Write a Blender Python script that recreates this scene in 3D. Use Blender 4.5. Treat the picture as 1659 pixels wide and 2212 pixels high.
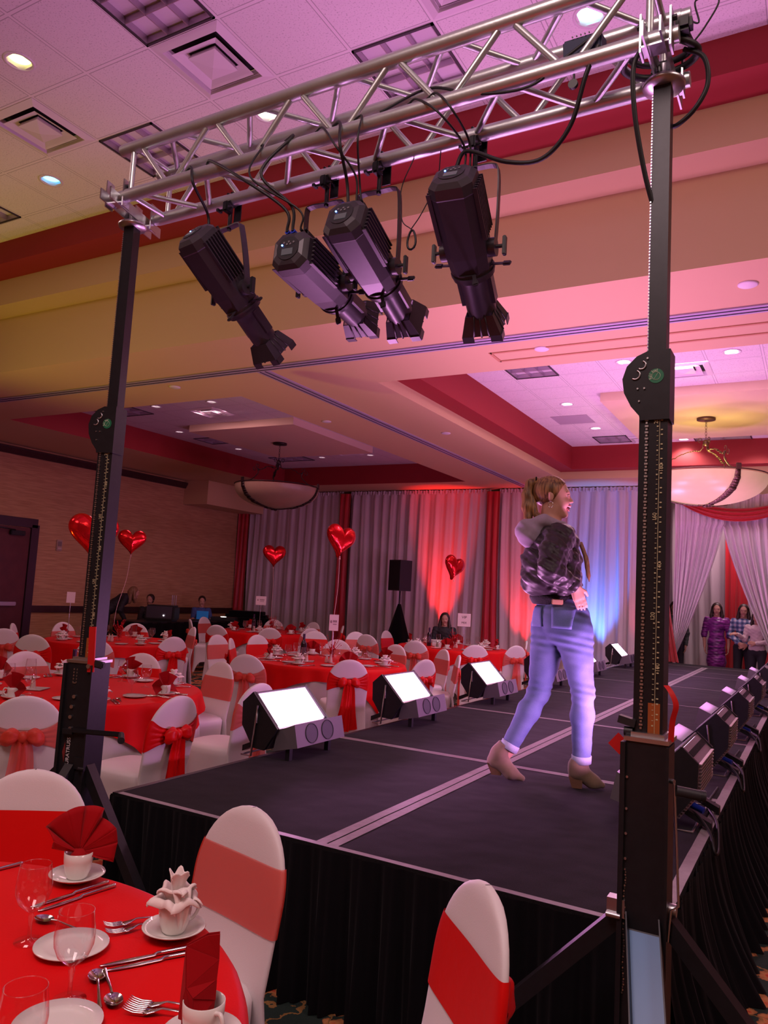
import bpy, bmesh, math, random
import numpy as np
from mathutils import Vector, Matrix, Quaternion, noise
for _o in list(bpy.data.objects): bpy.data.objects.remove(_o)
SC = bpy.context.scene
COL = SC.collection
PI = math.pi
random.seed(7)
V = Vector

# ---------------------------------------------------------------- camera
cam_d = bpy.data.cameras.new('camera'); cam = bpy.data.objects.new('camera', cam_d); COL.objects.link(cam)
YAW, PITCH, ROLL = -0.519118662, 0.103409867, 0.055574423
HC = 1.63
def cam_axes():
    ca, sa = math.cos(YAW), math.sin(YAW)
    f = V((sa*math.cos(PITCH), ca*math.cos(PITCH), math.sin(PITCH)))
    r = V((ca, -sa, 0)); u = r.cross(f)
    return math.cos(ROLL)*r + math.sin(ROLL)*u, -math.sin(ROLL)*r + math.cos(ROLL)*u, f
_r, _u, _f = cam_axes()
cam.matrix_world = Matrix(((_r.x, _u.x, -_f.x, 0), (_r.y, _u.y, -_f.y, 0), (_r.z, _u.z, -_f.z, HC), (0, 0, 0, 1)))
cam_d.sensor_fit = 'VERTICAL'; cam_d.sensor_height = 36.0; cam_d.sensor_width = 27.0
cam_d.lens = 1649.115/2212*36.0
cam_d.clip_start = 0.05; cam_d.clip_end = 100
SC.camera = cam

# ---------------------------------------------------------------- world, exposure, large lights
W = bpy.data.worlds.new('world'); SC.world = W; W.use_nodes = True
W.node_tree.nodes['Background'].inputs[0].default_value = (0.35, 0.20, 0.22, 1)
W.node_tree.nodes['Background'].inputs[1].default_value = 0.12
SC.view_settings.view_transform = 'Standard'; SC.view_settings.look = 'None'
SC.view_settings.gamma = 1.0; SC.view_settings.use_curve_mapping = False
SC.view_settings.exposure = 0.85
try:
    SC.cycles.max_bounces = 6; SC.cycles.diffuse_bounces = 3; SC.cycles.glossy_bounces = 3
    SC.cycles.transparent_max_bounces = 12; SC.cycles.transmission_bounces = 6
    SC.cycles.use_denoising = True; SC.cycles.sample_clamp_indirect = 4.0
    SC.cycles.caustics_reflective = False; SC.cycles.caustics_refractive = False
except Exception: pass

def light(name, kind, loc, direction, power, color, size=0.3, size_y=None, spot=60, blend=0.5, parent=None, spread=None):
    d = bpy.data.lights.new(name, kind); d.energy = power; d.color = color
    if kind == 'AREA':
        d.shape = 'RECTANGLE' if size_y else 'DISK'; d.size = size
        if size_y: d.size_y = size_y
        if spread: d.spread = math.radians(spread)
    elif kind == 'SPOT':
        d.spot_size = math.radians(spot); d.spot_blend = blend; d.shadow_soft_size = size
    else: d.shadow_soft_size = size
    o = bpy.data.objects.new(name, d); COL.objects.link(o)
    o.location = loc; o.rotation_euler = V(direction).to_track_quat('-Z', 'Y').to_euler()
    if parent: o.parent = parent
    return o
# ceiling lamps of the part of the room behind and beside the photographer (warm house light)
light('house_fill', 'AREA', (-1.0, -0.6, 4.9), (-.1, .18, -1), 62, (1.0, .70, .70), 1.8, 1.8)
light('house_fill', 'AREA', (-6.5, 1.2, 5.0), (.2, .15, -1), 26, (1.0, .62, .58), 1.5, 1.5)
light('house_fill', 'AREA', (2.5, 1.5, 4.9), (-.2, .3, -1), 30, (1.0, .74, .66), 1.5, 1.5)
# added soft fill standing in for house light of the far bays; no fixtures modelled
light('house_fill', 'AREA', (-8.6, 9.0, 4.37), (0, .1, -1), 22, (1.0, .50, .60), 1.2, .6)
light('house_fill', 'AREA', (-1.2, 16.4, 3.85), (0, -.1, -1), 26, (1.0, .66, .74), 1.2, .8)  # added backstage fill to brighten the entrance drapes and the people
light('house_fill', 'AREA', (-1.4, 9.2, 4.52), (0, .1, -1), 60, (1.0, .55, .72), 2.0, 1.0)

# ---------------------------------------------------------------- helpers
def tag(o, label=None, cat=None, group=None, kind=None):
    if label: o['label'] = label
    if cat: o['category'] = cat
    if group: o['group'] = group
    if kind: o['kind'] = kind
    return o
def thing(name, label, cat, loc=(0, 0, 0), rz=0, group=None):
    o = bpy.data.objects.new(name, None); COL.objects.link(o); o.empty_display_size = .1
    o.location = loc; o.rotation_euler = (0, 0, rz)
    return tag(o, label, cat, group)
def kids(o): return [c for c in bpy.data.objects if c.parent == o]
CH = {}
def copy_tree(o, parent=None):
    c = o.copy(); COL.objects.link(c); c.parent = parent
    for ch in CH.get(o.name, []):
        k = copy_tree(ch, c); CH.setdefault(c.name, []).append(k)
    return c
def dup(proto, loc, rz, label, group=None, scale=None):
    c = copy_tree(proto); c.location = loc; c.rotation_euler = (0, 0, rz); c['label'] = label
    if group: c['group'] = group
    if scale: c.scale = scale
    return c

class MB:
    """collects shapes and links them as one mesh object"""
    def __init__(s): s.v = []; s.f = []; s.m = []; s.sm = []; s.mi = 0
    def add(s, vs, fs, smooth=True, mat=None):
        n = len(s.v); s.v += [tuple(p) for p in vs]; s.f += [[i+n for i in f] for f in fs]
        s.sm += [smooth]*len(fs); s.m += [s.mi if mat is None else mat]*len(fs); return s
    def box(s, c, d, R=None, mat=None, bev=0):
        x, y, z = d[0]/2, d[1]/2, d[2]/2
        if bev:
            b = bev; pts = []; fs = []
            bm = bmesh.new(); bmesh.ops.create_cube(bm, size=1)
            for v in bm.verts: v.co = V((v.co.x*d[0], v.co.y*d[1], v.co.z*d[2]))
            bmesh.ops.bevel(bm, geom=bm.edges[:], offset=b, segments=2, affect='EDGES')
            vs = [v.co.copy() for v in bm.verts]; bm.verts.index_update()
            fs = [[v.index for v in f.verts] for f in bm.faces]; bm.free()
        else:
            vs = [V((i*x, j*y, k*z)) for i in (-1, 1) for j in (-1, 1) for k in (-1, 1)]
            fs = [[0, 1, 3, 2], [4, 6, 7, 5], [0, 4, 5, 1], [2, 3, 7, 6], [0, 2, 6, 4], [1, 5, 7, 3]]
        if R is not None: vs = [R @ p for p in vs]
        c = V(c); return s.add([p+c for p in vs], fs, False, mat)
    def tube(s, pts, r, n=10, caps=True, closed=False, mat=None, smooth=True):
        pts = [V(p) for p in pts]; k = len(pts)
        rs = r if isinstance(r, (list, tuple)) else [r]*k
        vs = []; nrm = None
        for i in range(k):
            if closed: t = (pts[(i+1) % k]-pts[i-1]).normalized()
            else: t = (pts[min(i+1, k-1)]-pts[max(i-1, 0)]).normalized()
            if nrm is None:
                a = V((0, 0, 1)) if abs(t.z) < .9 else V((1, 0, 0)); nrm = t.cross(a).normalized()
            else:
                nrm = (nrm - t*nrm.dot(t)).normalized()
            b = t.cross(nrm)
            for j in range(n):
                a = 2*PI*j/n; vs.append(pts[i]+rs[i]*(math.cos(a)*nrm+math.sin(a)*b))
        fs = []
        m = k if closed else k-1
        for i in range(m):
            i2 = (i+1) % k
            for j in range(n):
                j2 = (j+1) % n; fs.append([i*n+j, i*n+j2, i2*n+j2, i2*n+j])
        s.add(vs, fs, smooth, mat)
        if caps and not closed:
            s.add(vs[:n], [list(range(n))[::-1]], False, mat); s.add(vs[-n:], [list(range(n))], False, mat)
        return s
    def lathe(s, prof, n=24, M=None, mat=None, caps=False, smooth=True):
        vs = []; k = len(prof)
        for r, z in prof:
            for j in range(n):
                a = 2*PI*j/n; vs.append(V((r*math.cos(a), r*math.sin(a), z)))
        fs = [[i*n+j, i*n+(j+1) % n, (i+1)*n+(j+1) % n, (i+1)*n+j] for i in range(k-1) for j in range(n)]
        if caps: fs += [list(range(n))[::-1], [(k-1)*n+j for j in range(n)]]
        if M is not None: vs = [M @ p for p in vs]
        return s.add(vs, fs, smooth, mat)
    def prism(s, poly, ax, a, b, M=None, mat=None, smooth=False):
        """poly: 2D points; extruded along axis ax ('x','y','z') from a to b"""
        def P(p, t): return {'x': V((t, p[0], p[1])), 'y': V((p[0], t, p[1])), 'z': V((p[0], p[1], t))}[ax]
        n = len(poly); vs = [P(p, a) for p in poly]+[P(p, b) for p in poly]
        fs = [[i, (i+1) % n, n+(i+1) % n, n+i] for i in range(n)]+[list(range(n))[::-1], list(range(n, 2*n))]
        if M is not None: vs = [M @ p for p in vs]
        return s.add(vs, fs, smooth, mat)
    def grid(s, fn, nu, nv, closed_u=False, mat=None, smooth=True):
        vs = [fn(i/(nu if closed_u else nu-1), j/(nv-1)) for j in range(nv) for i in range(nu)]
        fs = []
        for j in range(nv-1):
            for i in range(nu if closed_u else nu-1):
                i2 = (i+1) % nu; fs.append([j*nu+i, j*nu+i2, (j+1)*nu+i2, (j+1)*nu+i])
        return s.add(vs, fs, smooth, mat)
    def sphere(s, c, r, n=16, m=10, mat=None, R=None):
        r = V(r) if hasattr(r, '__len__') else V((r, r, r)); c = V(c)
        def fn(u, v):
            a = 2*PI*u; t = PI*(v*.998+.001); p = V((r.x*math.sin(t)*math.cos(a), r.y*math.sin(t)*math.sin(a), -r.z*math.cos(t)))
            if R is not None: p = R @ p
            return p+c
        return s.grid(fn, n, m, True, mat)
    def xf(s, M): s.v = [tuple(M @ V(p)) for p in s.v]; return s
    def mesh(s, name, mats):
        me = bpy.data.meshes.new(name); me.from_pydata(s.v, [], s.f); me.update()
        for m in (mats if isinstance(mats, (list, tuple)) else [mats]): me.materials.append(m)
        me.polygons.foreach_set('use_smooth', s.sm); me.polygons.foreach_set('material_index', s.m)
        bm = bmesh.new(); bm.from_mesh(me); bmesh.ops.recalc_face_normals(bm, faces=bm.faces); bm.to_mesh(me); bm.free()
        return me
    def build(s, name, mats, parent=None, loc=None, rz=None):
        o = bpy.data.objects.new(name, s.mesh(name, mats)); COL.objects.link(o)
        if parent is not None: o.parent = parent; CH.setdefault(parent.name, []).append(o)
        if loc is not None: o.location = loc
        if rz is not None: o.rotation_euler = (0, 0, rz)
        return o
def struct(o): o['kind'] = 'structure'; return o
def spline(pts, n=8):
    """Catmull-Rom through pts"""
    P = [V(p) for p in pts]; P = [P[0]*2-P[1]]+P+[P[-1]*2-P[-2]]; out = []
    for i in range(1, len(P)-2):
        for k in range(n):
            t = k/n; a, b, c, d = P[i-1], P[i], P[i+1], P[i+2]
            out.append(.5*((2*b)+(c-a)*t+(2*a-5*b+4*c-d)*t*t+(3*b-a-3*c+d)*t**3))
    out.append(P[-2]); return out

# ---------------------------------------------------------------- materials
def mat(name, col, rough=.6, metal=0, spec=.5, emit=None, es=0, alpha=1, trans=0, sheen=0, noise_amt=0, noise_scale=20, bump=0, bump_scale=60, ior=1.45, coat=0, aniso=0):
    m = bpy.data.materials.new(name); m.use_nodes = True; nt = m.node_tree; b = nt.nodes['Principled BSDF']
    b.inputs['Base Color'].default_value = (*col, 1); b.inputs['Roughness'].default_value = rough
    b.inputs['Metallic'].default_value = metal; b.inputs['Specular IOR Level'].default_value = spec
    b.inputs['Alpha'].default_value = alpha; b.inputs['Transmission Weight'].default_value = trans
    b.inputs['Sheen Weight'].default_value = sheen; b.inputs['IOR'].default_value = ior; b.inputs['Coat Weight'].default_value = coat
    if emit: b.inputs['Emission Color'].default_value = (*emit, 1); b.inputs['Emission Strength'].default_value = es
    tc = nt.nodes.new('ShaderNodeTexCoord')
    if noise_amt:
        nz = nt.nodes.new('ShaderNodeTexNoise'); nz.inputs['Scale'].default_value = noise_scale; nz.inputs['Detail'].default_value = 4
        nt.links.new(tc.outputs['Object'], nz.inputs['Vector'])
        mx = nt.nodes.new('ShaderNodeMix'); mx.data_type = 'RGBA'
        mx.inputs['A'].default_value = (*[max(0, c*(1-noise_amt)) for c in col], 1); mx.inputs['B'].default_value = (*[min(1, c*(1+noise_amt)) for c in col], 1)
        nt.links.new(nz.outputs['Fac'], mx.inputs['Factor']); nt.links.new(mx.outputs['Result'], b.inputs['Base Color'])
    if bump:
        n2 = nt.nodes.new('ShaderNodeTexNoise'); n2.inputs['Scale'].default_value = bump_scale; n2.inputs['Detail'].default_value = 3
        nt.links.new(tc.outputs['Object'], n2.inputs['Vector'])
        bp = nt.nodes.new('ShaderNodeBump'); bp.inputs['Strength'].default_value = bump; bp.inputs['Distance'].default_value = .01
        nt.links.new(n2.outputs['Fac'], bp.inputs['Height']); nt.links.new(bp.outputs['Normal'], b.inputs['Normal'])
    return m
def nodes(m): return m.node_tree.nodes, m.node_tree.links, m.node_tree.nodes['Principled BSDF']

PAINT_TAN = mat('cream_paint', (.62, .44, .25), .75, bump=.06, bump_scale=300)
PAINT_RED = mat('red_paint', (.29, .016, .022), .7, bump=.05, bump_scale=300)
PAINT_CREAM = mat('panel_paint', (.72, .55, .40), .75)
BLACKM = mat('black_metal', (.018, .018, .022), .38, .3, noise_amt=.3, noise_scale=40)
BLACKP = mat('black_plastic', (.02, .02, .024), .45)
BLACKC = mat('black_cloth', (.0035, .003, .005), .9, spec=.15, sheen=.05, noise_amt=.3)
ALU = mat('aluminium', (.58, .63, .62), .36, .82, noise_amt=.12, noise_scale=14, bump=.04, bump_scale=90)
STEEL = mat('zinc_steel', (.55, .55, .57), .33, 1.0)
CHROME = mat('cutlery_steel', (.75, .75, .77), .12, 1.0)
WHITEC = mat('china', (.78, .76, .72), .15, coat=.5)
RUBBER = mat('cable_rubber', (.012, .012, .014), .5)
BLUEP = mat('blue_plug', (.02, .05, .55), .4)
def thin_glass():
    m = mat('clear_glass', (1, 1, 1), .02); N, L, b = nodes(m); out = N['Material Output']
    t = N.new('ShaderNodeBsdfTransparent'); t.inputs[0].default_value = (.97, .96, .97, 1); g = N.new('ShaderNodeBsdfGlossy'); g.inputs['Roughness'].default_value = .03; g.inputs[0].default_value = (.9, .9, .9, 1)
    lw0 = N.new('ShaderNodeLayerWeight'); lw0.inputs['Blend'].default_value = .5; lw = N.new('ShaderNodeMapRange'); lw.inputs['From Min'].default_value = .35; lw.inputs['To Min'].default_value = .07; lw.inputs['To Max'].default_value = .75; L.new(lw0.outputs['Facing'], lw.inputs['Value']); mx = N.new('ShaderNodeMixShader'); L.new(lw.outputs[0], mx.inputs[0]); L.new(t.outputs[0], mx.inputs[1]); L.new(g.outputs[0], mx.inputs[2]); L.new(mx.outputs[0], out.inputs[0]); return m
GLASS = thin_glass()
SPANDEX = mat('white_spandex', (.74, .69, .70), .55, sheen=.4, bump=.05, bump_scale=250)
SATIN_RED = mat('red_satin', (.72, .004, .004), .38, spec=.35, sheen=.03, bump=.15, bump_scale=25)
SHEER_RED = mat('sheer_organza', (.80, .07, .04), .45, alpha=.66, bump=.05, bump_scale=300)
CLOTH_RED = mat('red_tablecloth', (.72, .002, .004), .55, spec=.18, sheen=.03, bump=.06, bump_scale=180)
CLOTH_WHITE = mat('white_underlay', (.72, .66, .70), .6)
NAP_RED = mat('red_napkin', (.34, .002, .006), .8, spec=.2, sheen=.05, bump=.08, bump_scale=400)
NAP_WHITE = mat('white_napkin', (.86, .76, .72), .75, sheen=.3, bump=.08, bump_scale=400)
DARKWOOD = mat('dark_wood', (.05, .018, .02), .4, noise_amt=.4, noise_scale=8)
DOORWOOD = mat('door_wood', (.10, .022, .025), .42, noise_amt=.35, noise_scale=6)

def ceiling_tile(name, ox, oy, px, py, col):
    m = mat(name, col, .85); N, L, b = nodes(m)
    geo = N.new('ShaderNodeNewGeometry'); sx = N.new('ShaderNodeSeparateXYZ'); L.new(geo.outputs['Position'], sx.inputs[0])
    def edge(out, off, p):
        a = N.new('ShaderNodeMath'); a.operation = 'SUBTRACT'; L.new(out, a.inputs[0]); a.inputs[1].default_value = off-100*p
        d = N.new('ShaderNodeMath'); d.operation = 'DIVIDE'; L.new(a.outputs[0], d.inputs[0]); d.inputs[1].default_value = p
        f = N.new('ShaderNodeMath'); f.operation = 'FRACT'; L.new(d.outputs[0], f.inputs[0])
        s = N.new('ShaderNodeMath'); s.operation = 'SUBTRACT'; L.new(f.outputs[0], s.inputs[0]); s.inputs[1].default_value = .5
        ab = N.new('ShaderNodeMath'); ab.operation = 'ABSOLUTE'; L.new(s.outputs[0], ab.inputs[0]); return ab
    e1 = edge(sx.outputs['X'], ox, px); e2 = edge(sx.outputs['Y'], oy, py)
    mxm = N.new('ShaderNodeMath'); mxm.operation = 'MAXIMUM'; L.new(e1.outputs[0], mxm.inputs[0]); L.new(e2.outputs[0], mxm.inputs[1])
    g = N.new('ShaderNodeMath'); g.operation = 'GREATER_THAN'; L.new(mxm.outputs[0], g.inputs[0]); g.inputs[1].default_value = .5-.011/px
    g2 = N.new('ShaderNodeMath'); g2.operation = 'GREATER_THAN'; L.new(mxm.outputs[0], g2.inputs[0]); g2.inputs[1].default_value = .5-.017/px
    vor = N.new('ShaderNodeTexNoise'); vor.inputs['Scale'].default_value = 90; vor.inputs['Detail'].default_value = 3; L.new(geo.outputs['Position'], vor.inputs['Vector'])
    ramp = N.new('ShaderNodeValToRGB'); L.new(vor.outputs['Fac'], ramp.inputs[0])
    ramp.color_ramp.elements[0].position = .30; ramp.color_ramp.elements[0].color = (*[c*.62 for c in col], 1)
    ramp.color_ramp.elements[1].position = .43; ramp.color_ramp.elements[1].color = (*col, 1)
    m1 = N.new('ShaderNodeMix'); m1.data_type = 'RGBA'; L.new(g2.outputs[0], m1.inputs['Factor']); L.new(ramp.outputs[0], m1.inputs['A']); m1.inputs['B'].default_value = (*[c*.55 for c in col], 1)
    m2 = N.new('ShaderNodeMix'); m2.data_type = 'RGBA'; L.new(g.outputs[0], m2.inputs['Factor']); L.new(m1.outputs['Result'], m2.inputs['A']); m2.inputs['B'].default_value = (*[min(1, c*1.02) for c in col], 1)
    L.new(m2.outputs['Result'], b.inputs['Base Color']); return m
TILE_N = ceiling_tile('ceiling_tile_near', -3.93, 3.925, .615, .615, (.80, .76, .76))
TILE_R = ceiling_tile('ceiling_tile_right', -3.52, 9.48, .598, .565, (.80, .76, .76))
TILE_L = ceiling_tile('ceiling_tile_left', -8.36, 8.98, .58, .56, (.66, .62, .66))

def carpet():
    m = mat('hotel_carpet', (.02, .05, .04), .9); N, L, b = nodes(m)
    geo = N.new('ShaderNodeNewGeometry')
    nz = N.new('ShaderNodeTexNoise'); nz.inputs['Scale'].default_value = 9; nz.inputs['Detail'].default_value = 4; L.new(geo.outputs['Position'], nz.inputs['Vector'])
    mixv = N.new('ShaderNodeMix'); mixv.data_type = 'RGBA'; mixv.inputs['Factor'].default_value = .20; L.new(geo.outputs['Position'], mixv.inputs['A']); L.new(nz.outputs['Color'], mixv.inputs['B'])
    vo = N.new('ShaderNodeTexVoronoi'); vo.inputs['Scale'].default_value = 7.5; L.new(mixv.outputs['Result'], vo.inputs['Vector'])
    r = N.new('ShaderNodeValToRGB'); L.new(vo.outputs['Distance'], r.inputs[0]); e = r.color_ramp.elements
    e[0].position = 0; e[0].color = (.25, .01, .01, 1); e[1].position = 1; e[1].color = (.015, .035, .028, 1)
    for p, c in ((.10, (.60, .14, .04, 1)), (.20, (.62, .04, .02, 1)), (.33, (.62, .28, .10, 1)), (.42, (.42, .15, .05, 1)), (.45, (.015, .035, .028, 1))):
        k = e.new(p); k.color = c
    vo2 = N.new('ShaderNodeTexVoronoi'); vo2.feature = 'DISTANCE_TO_EDGE'; vo2.inputs['Scale'].default_value = 3.1; L.new(mixv.outputs['Result'], vo2.inputs['Vector'])
    lt = N.new('ShaderNodeMath'); lt.operation = 'LESS_THAN'; L.new(vo2.outputs['Distance'], lt.inputs[0]); lt.inputs[1].default_value = .018
    mx = N.new('ShaderNodeMix'); mx.data_type = 'RGBA'; L.new(lt.outputs[0], mx.inputs['Factor']); L.new(r.outputs[0], mx.inputs['A']); mx.inputs['B'].default_value = (.32, .17, .05, 1)
    L.new(mx.outputs['Result'], b.inputs['Base Color'])
    n2 = N.new('ShaderNodeTexNoise'); n2.inputs['Scale'].default_value = 260; L.new(geo.outputs['Position'], n2.inputs['Vector'])
    bp = N.new('ShaderNodeBump'); bp.inputs['Strength'].default_value = .5; bp.inputs['Distance'].default_value = .01; L.new(n2.outputs['Fac'], bp.inputs['Height']); L.new(bp.outputs['Normal'], b.inputs['Normal'])
    return m
CARPET = carpet()
def wallpaper():
    m = mat('tan_wallpaper', (.36, .20, .10), .75); N, L, b = nodes(m)
    geo = N.new('ShaderNodeNewGeometry'); mp = N.new('ShaderNodeMapping'); mp.inputs['Scale'].default_value = (3, 3, 60); L.new(geo.outputs['Position'], mp.inputs['Vector'])
    nz = N.new('ShaderNodeTexNoise'); nz.inputs['Scale'].default_value = 1; nz.inputs['Detail'].default_value = 5; L.new(mp.outputs[0], nz.inputs['Vector'])
    r = N.new('ShaderNodeValToRGB'); L.new(nz.outputs['Fac'], r.inputs[0])
    r.color_ramp.elements[0].position = .38; r.color_ramp.elements[0].color = (.44, .24, .12, 1); r.color_ramp.elements[1].position = .62; r.color_ramp.elements[1].color = (.56, .33, .17, 1)
    L.new(r.outputs[0], b.inputs['Base Color']); return m
WALLP = wallpaper()
def deck_mat():
    m = mat('black_deck_carpet', (.03, .026, .03), .9, spec=.2, sheen=.04); N, L, b = nodes(m)
    geo = N.new('ShaderNodeNewGeometry')
    nz = N.new('ShaderNodeTexNoise'); nz.inputs['Scale'].default_value = 320; nz.inputs['Detail'].default_value = 2; L.new(geo.outputs['Position'], nz.inputs['Vector'])
    r = N.new('ShaderNodeValToRGB'); L.new(nz.outputs['Fac'], r.inputs[0])
    r.color_ramp.elements[0].position = .35; r.color_ramp.elements[0].color = (.0045, .004, .0048, 1); r.color_ramp.elements[1].position = .75; r.color_ramp.elements[1].color = (.017, .0145, .017, 1)
    L.new(r.outputs[0], b.inputs['Base Color'])
    n2 = N.new('ShaderNodeTexNoise'); n2.inputs['Scale'].default_value = 3.5; n2.inputs['Detail'].default_value = 2; L.new(geo.outputs['Position'], n2.inputs['Vector'])
    bp = N.new('ShaderNodeBump'); bp.inputs['Strength'].default_value = .25; bp.inputs['Distance'].default_value = .05; L.new(n2.outputs['Fac'], bp.inputs['Height']); L.new(bp.outputs['Normal'], b.inputs['Normal'])
    return m
DECK = deck_mat()
TAPE = mat('gaffer_tape', (.30, .25, .28), .5, noise_amt=.25, noise_scale=30, bump=.15, bump_scale=35)

# ---------------------------------------------------------------- the room
XL, XR, YB, YF = -13.1, 6.0, -3.5, 18.6
ZS, ZN = 3.98, 5.20
def quadbox(name, x0, x1, y0, y1, z0, z1, m): return struct(MB().box(((x0+x1)/2, (y0+y1)/2, (z0+z1)/2), (x1-x0, y1-y0, z1-z0)).build(name, m))
quadbox('floor', XL-.2, XR+.2, YB-.2, YF+.2, -.1, 0, CARPET)
quadbox('wall_left', XL-.2, XL, YB, YF, 0, 5.6, WALLP)
quadbox('wall_right', XR, XR+.2, YB, YF, 0, 5.6, WALLP)
quadbox('wall_back', XL-.2, XR+.2, YB-.2, YB, 0, 5.6, WALLP)
quadbox('wall_front', XL-.2, XR+.2, YF, YF+.2, 0, 5.6, WALLP)
# ceiling: lower soffit with three stepped coffers
def coffer(mb, x0, x1, y0, y1, levels):
    """levels: list of (inset, z, material index of riser to the next, material index of tread); rings of riser + tread up to tile"""
    cx0, cx1, cy0, cy1, z = x0, x1, y0, y1, ZS
    for k, (dz, ins, mr, mt) in enumerate(levels):
        z2 = z+dz
        a = [V((cx0, cy0, z)), V((cx1, cy0, z)), V((cx1, cy1, z)), V((cx0, cy1, z))]; b = [V((p.x, p.y, z2)) for p in a]
        for i in range(4):
            j = (i+1) % 4; mb.add([a[i], a[j], b[j], b[i]], [[0, 1, 2, 3]], False, mr)
        if ins:
            n0, n1, m0, m1 = cx0+ins, cx1-ins, cy0+ins, cy1-ins
            c = [V((n0, m0, z2)), V((n1, m0, z2)), V((n1, m1, z2)), V((n0, m1, z2))]
            for i in range(4):
                j = (i+1) % 4; mb.add([b[i], b[j], c[j], c[i]], [[0, 1, 2, 3]], False, mt)
            cx0, cx1, cy0, cy1 = n0, n1, m0, m1
        z = z2
    return (cx0, cx1, cy0, cy1, z)
ce = MB()
NC = (-11.0, 5.0, -2.6, 5.45); LC = (-11.0, -6.33, 7.28, 14.4); RC = (-4.33, 1.5, 7.28, 14.4)
xs = sorted({XL, XR, NC[0], NC[1], LC[0], LC[1], RC[0], RC[1]}); ys = sorted({YB, YF, NC[2], NC[3], LC[2], LC[3]})
for i in range(len(xs)-1):
    for j in range(len(ys)-1):
        mx, my = (xs[i]+xs[i+1])/2, (ys[j]+ys[j+1])/2
        if any(c[0] < mx < c[1] and c[2] < my < c[3] for c in (NC, LC, RC)): continue
        ce.add([(xs[i], ys[j], ZS), (xs[i+1], ys[j], ZS), (xs[i+1], ys[j+1], ZS), (xs[i], ys[j+1], ZS)], [[0, 1, 2, 3]], False, 0)
tn = coffer(ce, *NC, [(.67, .31, 0, 0), (.30, .31, 0, 1), (.25, 0, 1, 1)])
tl = coffer(ce, *LC, [(.20, .0, 1, 1), (.22, 0, 1, 1)])
tr = coffer(ce, *RC, [(.14, .30, 0, 1), (.43, 0, 1, 1)])
struct(ce.build('ceiling', [PAINT_TAN, PAINT_RED]))
HOLES = []   # openings for the recessed fittings: (x, y, half width, half depth, z)
ZTN, ZTL, ZTR = tn[4], tl[4], tr[4]
quadbox('ceiling', XL-.2, XR+.2, YB-.2, YF+.2, 5.5, 5.7, PAINT_TAN)
# folding wall tracks in the soffit
TRACK = mat('track_aluminium', (.42, .36, .50), .5, .15); GAP = mat('track_slot', (.02, .015, .03), .7)
t = MB(); t.box(((XL+XR)/2, 6.37, ZS-.006), (XR-XL, .16, .012), mat=0)
for dy in (-.035, .035): t.box(((XL+XR)/2, 6.37+dy, ZS-.014), (XR-XL, .009, .006), mat=1)
struct(t.build('trim_1', [TRACK, GAP]))
t = MB(); t.box((-5.33, (6.45+15.3)/2, ZS-.006), (.16, 15.3-6.45, .012), mat=0)
for dx in (-.035, .035): t.box((-5.33+dx, (6.45+15.3)/2, ZS-.014), (.009, 15.3-6.45, .006), mat=1)
struct(t.build('trim_2', [TRACK, GAP]))
# hatch frame let into the soffit
FR = mat('hatch_edge', (.50, .25, .13), .7)
t = MB()
for y in (6.72, 6.98): t.box((-1.3, y, ZS-.004), (2.9, .03, .008))
for x in (-2.75, .15): t.box((x, 6.85, ZS-.004), (.03, .29, .008))
struct(t.build('trim_3', FR))
# crown moulding, chair rail, bulkhead of the left wall
struct(MB().prism([(XL, 3.80), (XL+.05, 3.80), (XL+.11, 3.90), (XL+.11, 3.93), (XL, 3.93)], 'y', YB, 13.3, mat=0).build('trim_4', DARKWOOD))
quadbox('trim_5', XL, XL+.04, 9.5, 15.3, .86, .99, DARKWOOD)
quadbox('trim_6', XL, XL+.04, YB, 6.8, .86, .99, DARKWOOD)
quadbox('baseboard_left', XL, XL+.03, 9.5, YF, 0, .14, DARKWOOD)
quadbox('wall_bulkhead', XL, XL+.75, 13.3, 15.6, 3.42, 3.978, PAINT_TAN)
# left double door
d = MB().box((XL+.03, 8.08, 2.55), (.10, 2.72, .17)).box((XL+.03, 9.40, 1.26), (.10, .16, 2.52)).box((XL+.03, 6.78, 1.26), (.10, .12, 2.52)).build('door_1', mat('door_frame', (.045, .02, .035), .4)); struct(d)
MB().box((XL+.025, 8.70, 1.23), (.05, 1.22, 2.44)).build('door_leaf', DOORWOOD, d)
MB().box((XL+.025, 7.46, 1.23), (.05, 1.22, 2.44)).build('door_leaf', DOORWOOD, d)
for y in (8.70, 7.46):
    MB().box((XL+.09, y, 1.02), (.05, .85, .07), bev=.01).box((XL+.06, y-.4, 1.02), (.05, .05, .05)).box((XL+.06, y+.4, 1.02), (.05, .05, .05)).build('push_bar', STEEL, d)
    MB().box((XL+.09, y+.32, 2.34), (.07, .30, .09), bev=.01).tube([(XL+.12, y+.25, 2.39), (XL+.2, y-.02, 2.40), (XL+.1, y-.15, 2.42)], .012).build('door_closer', BLACKM, d)
t = thing('thermostat', 'small pale wall control box on the tan wall right of the door', 'thermostat', (XL, 10.0, 2.18))
MB().box((.015, 0, 0), (.03, .13, .22), bev=.008).build('housing', mat('beige_plastic', (.42, .30, .24), .5), t)
MB().box((.034, 0, .03), (.008, .08, .09)).build('display', mat('grey_lcd', (.22, .17, .17), .3), t)
MB().box((.034, 0, -.06), (.01, .09, .03)).build('button', mat('pale_button', (.55, .42, .40), .5), t)

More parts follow.
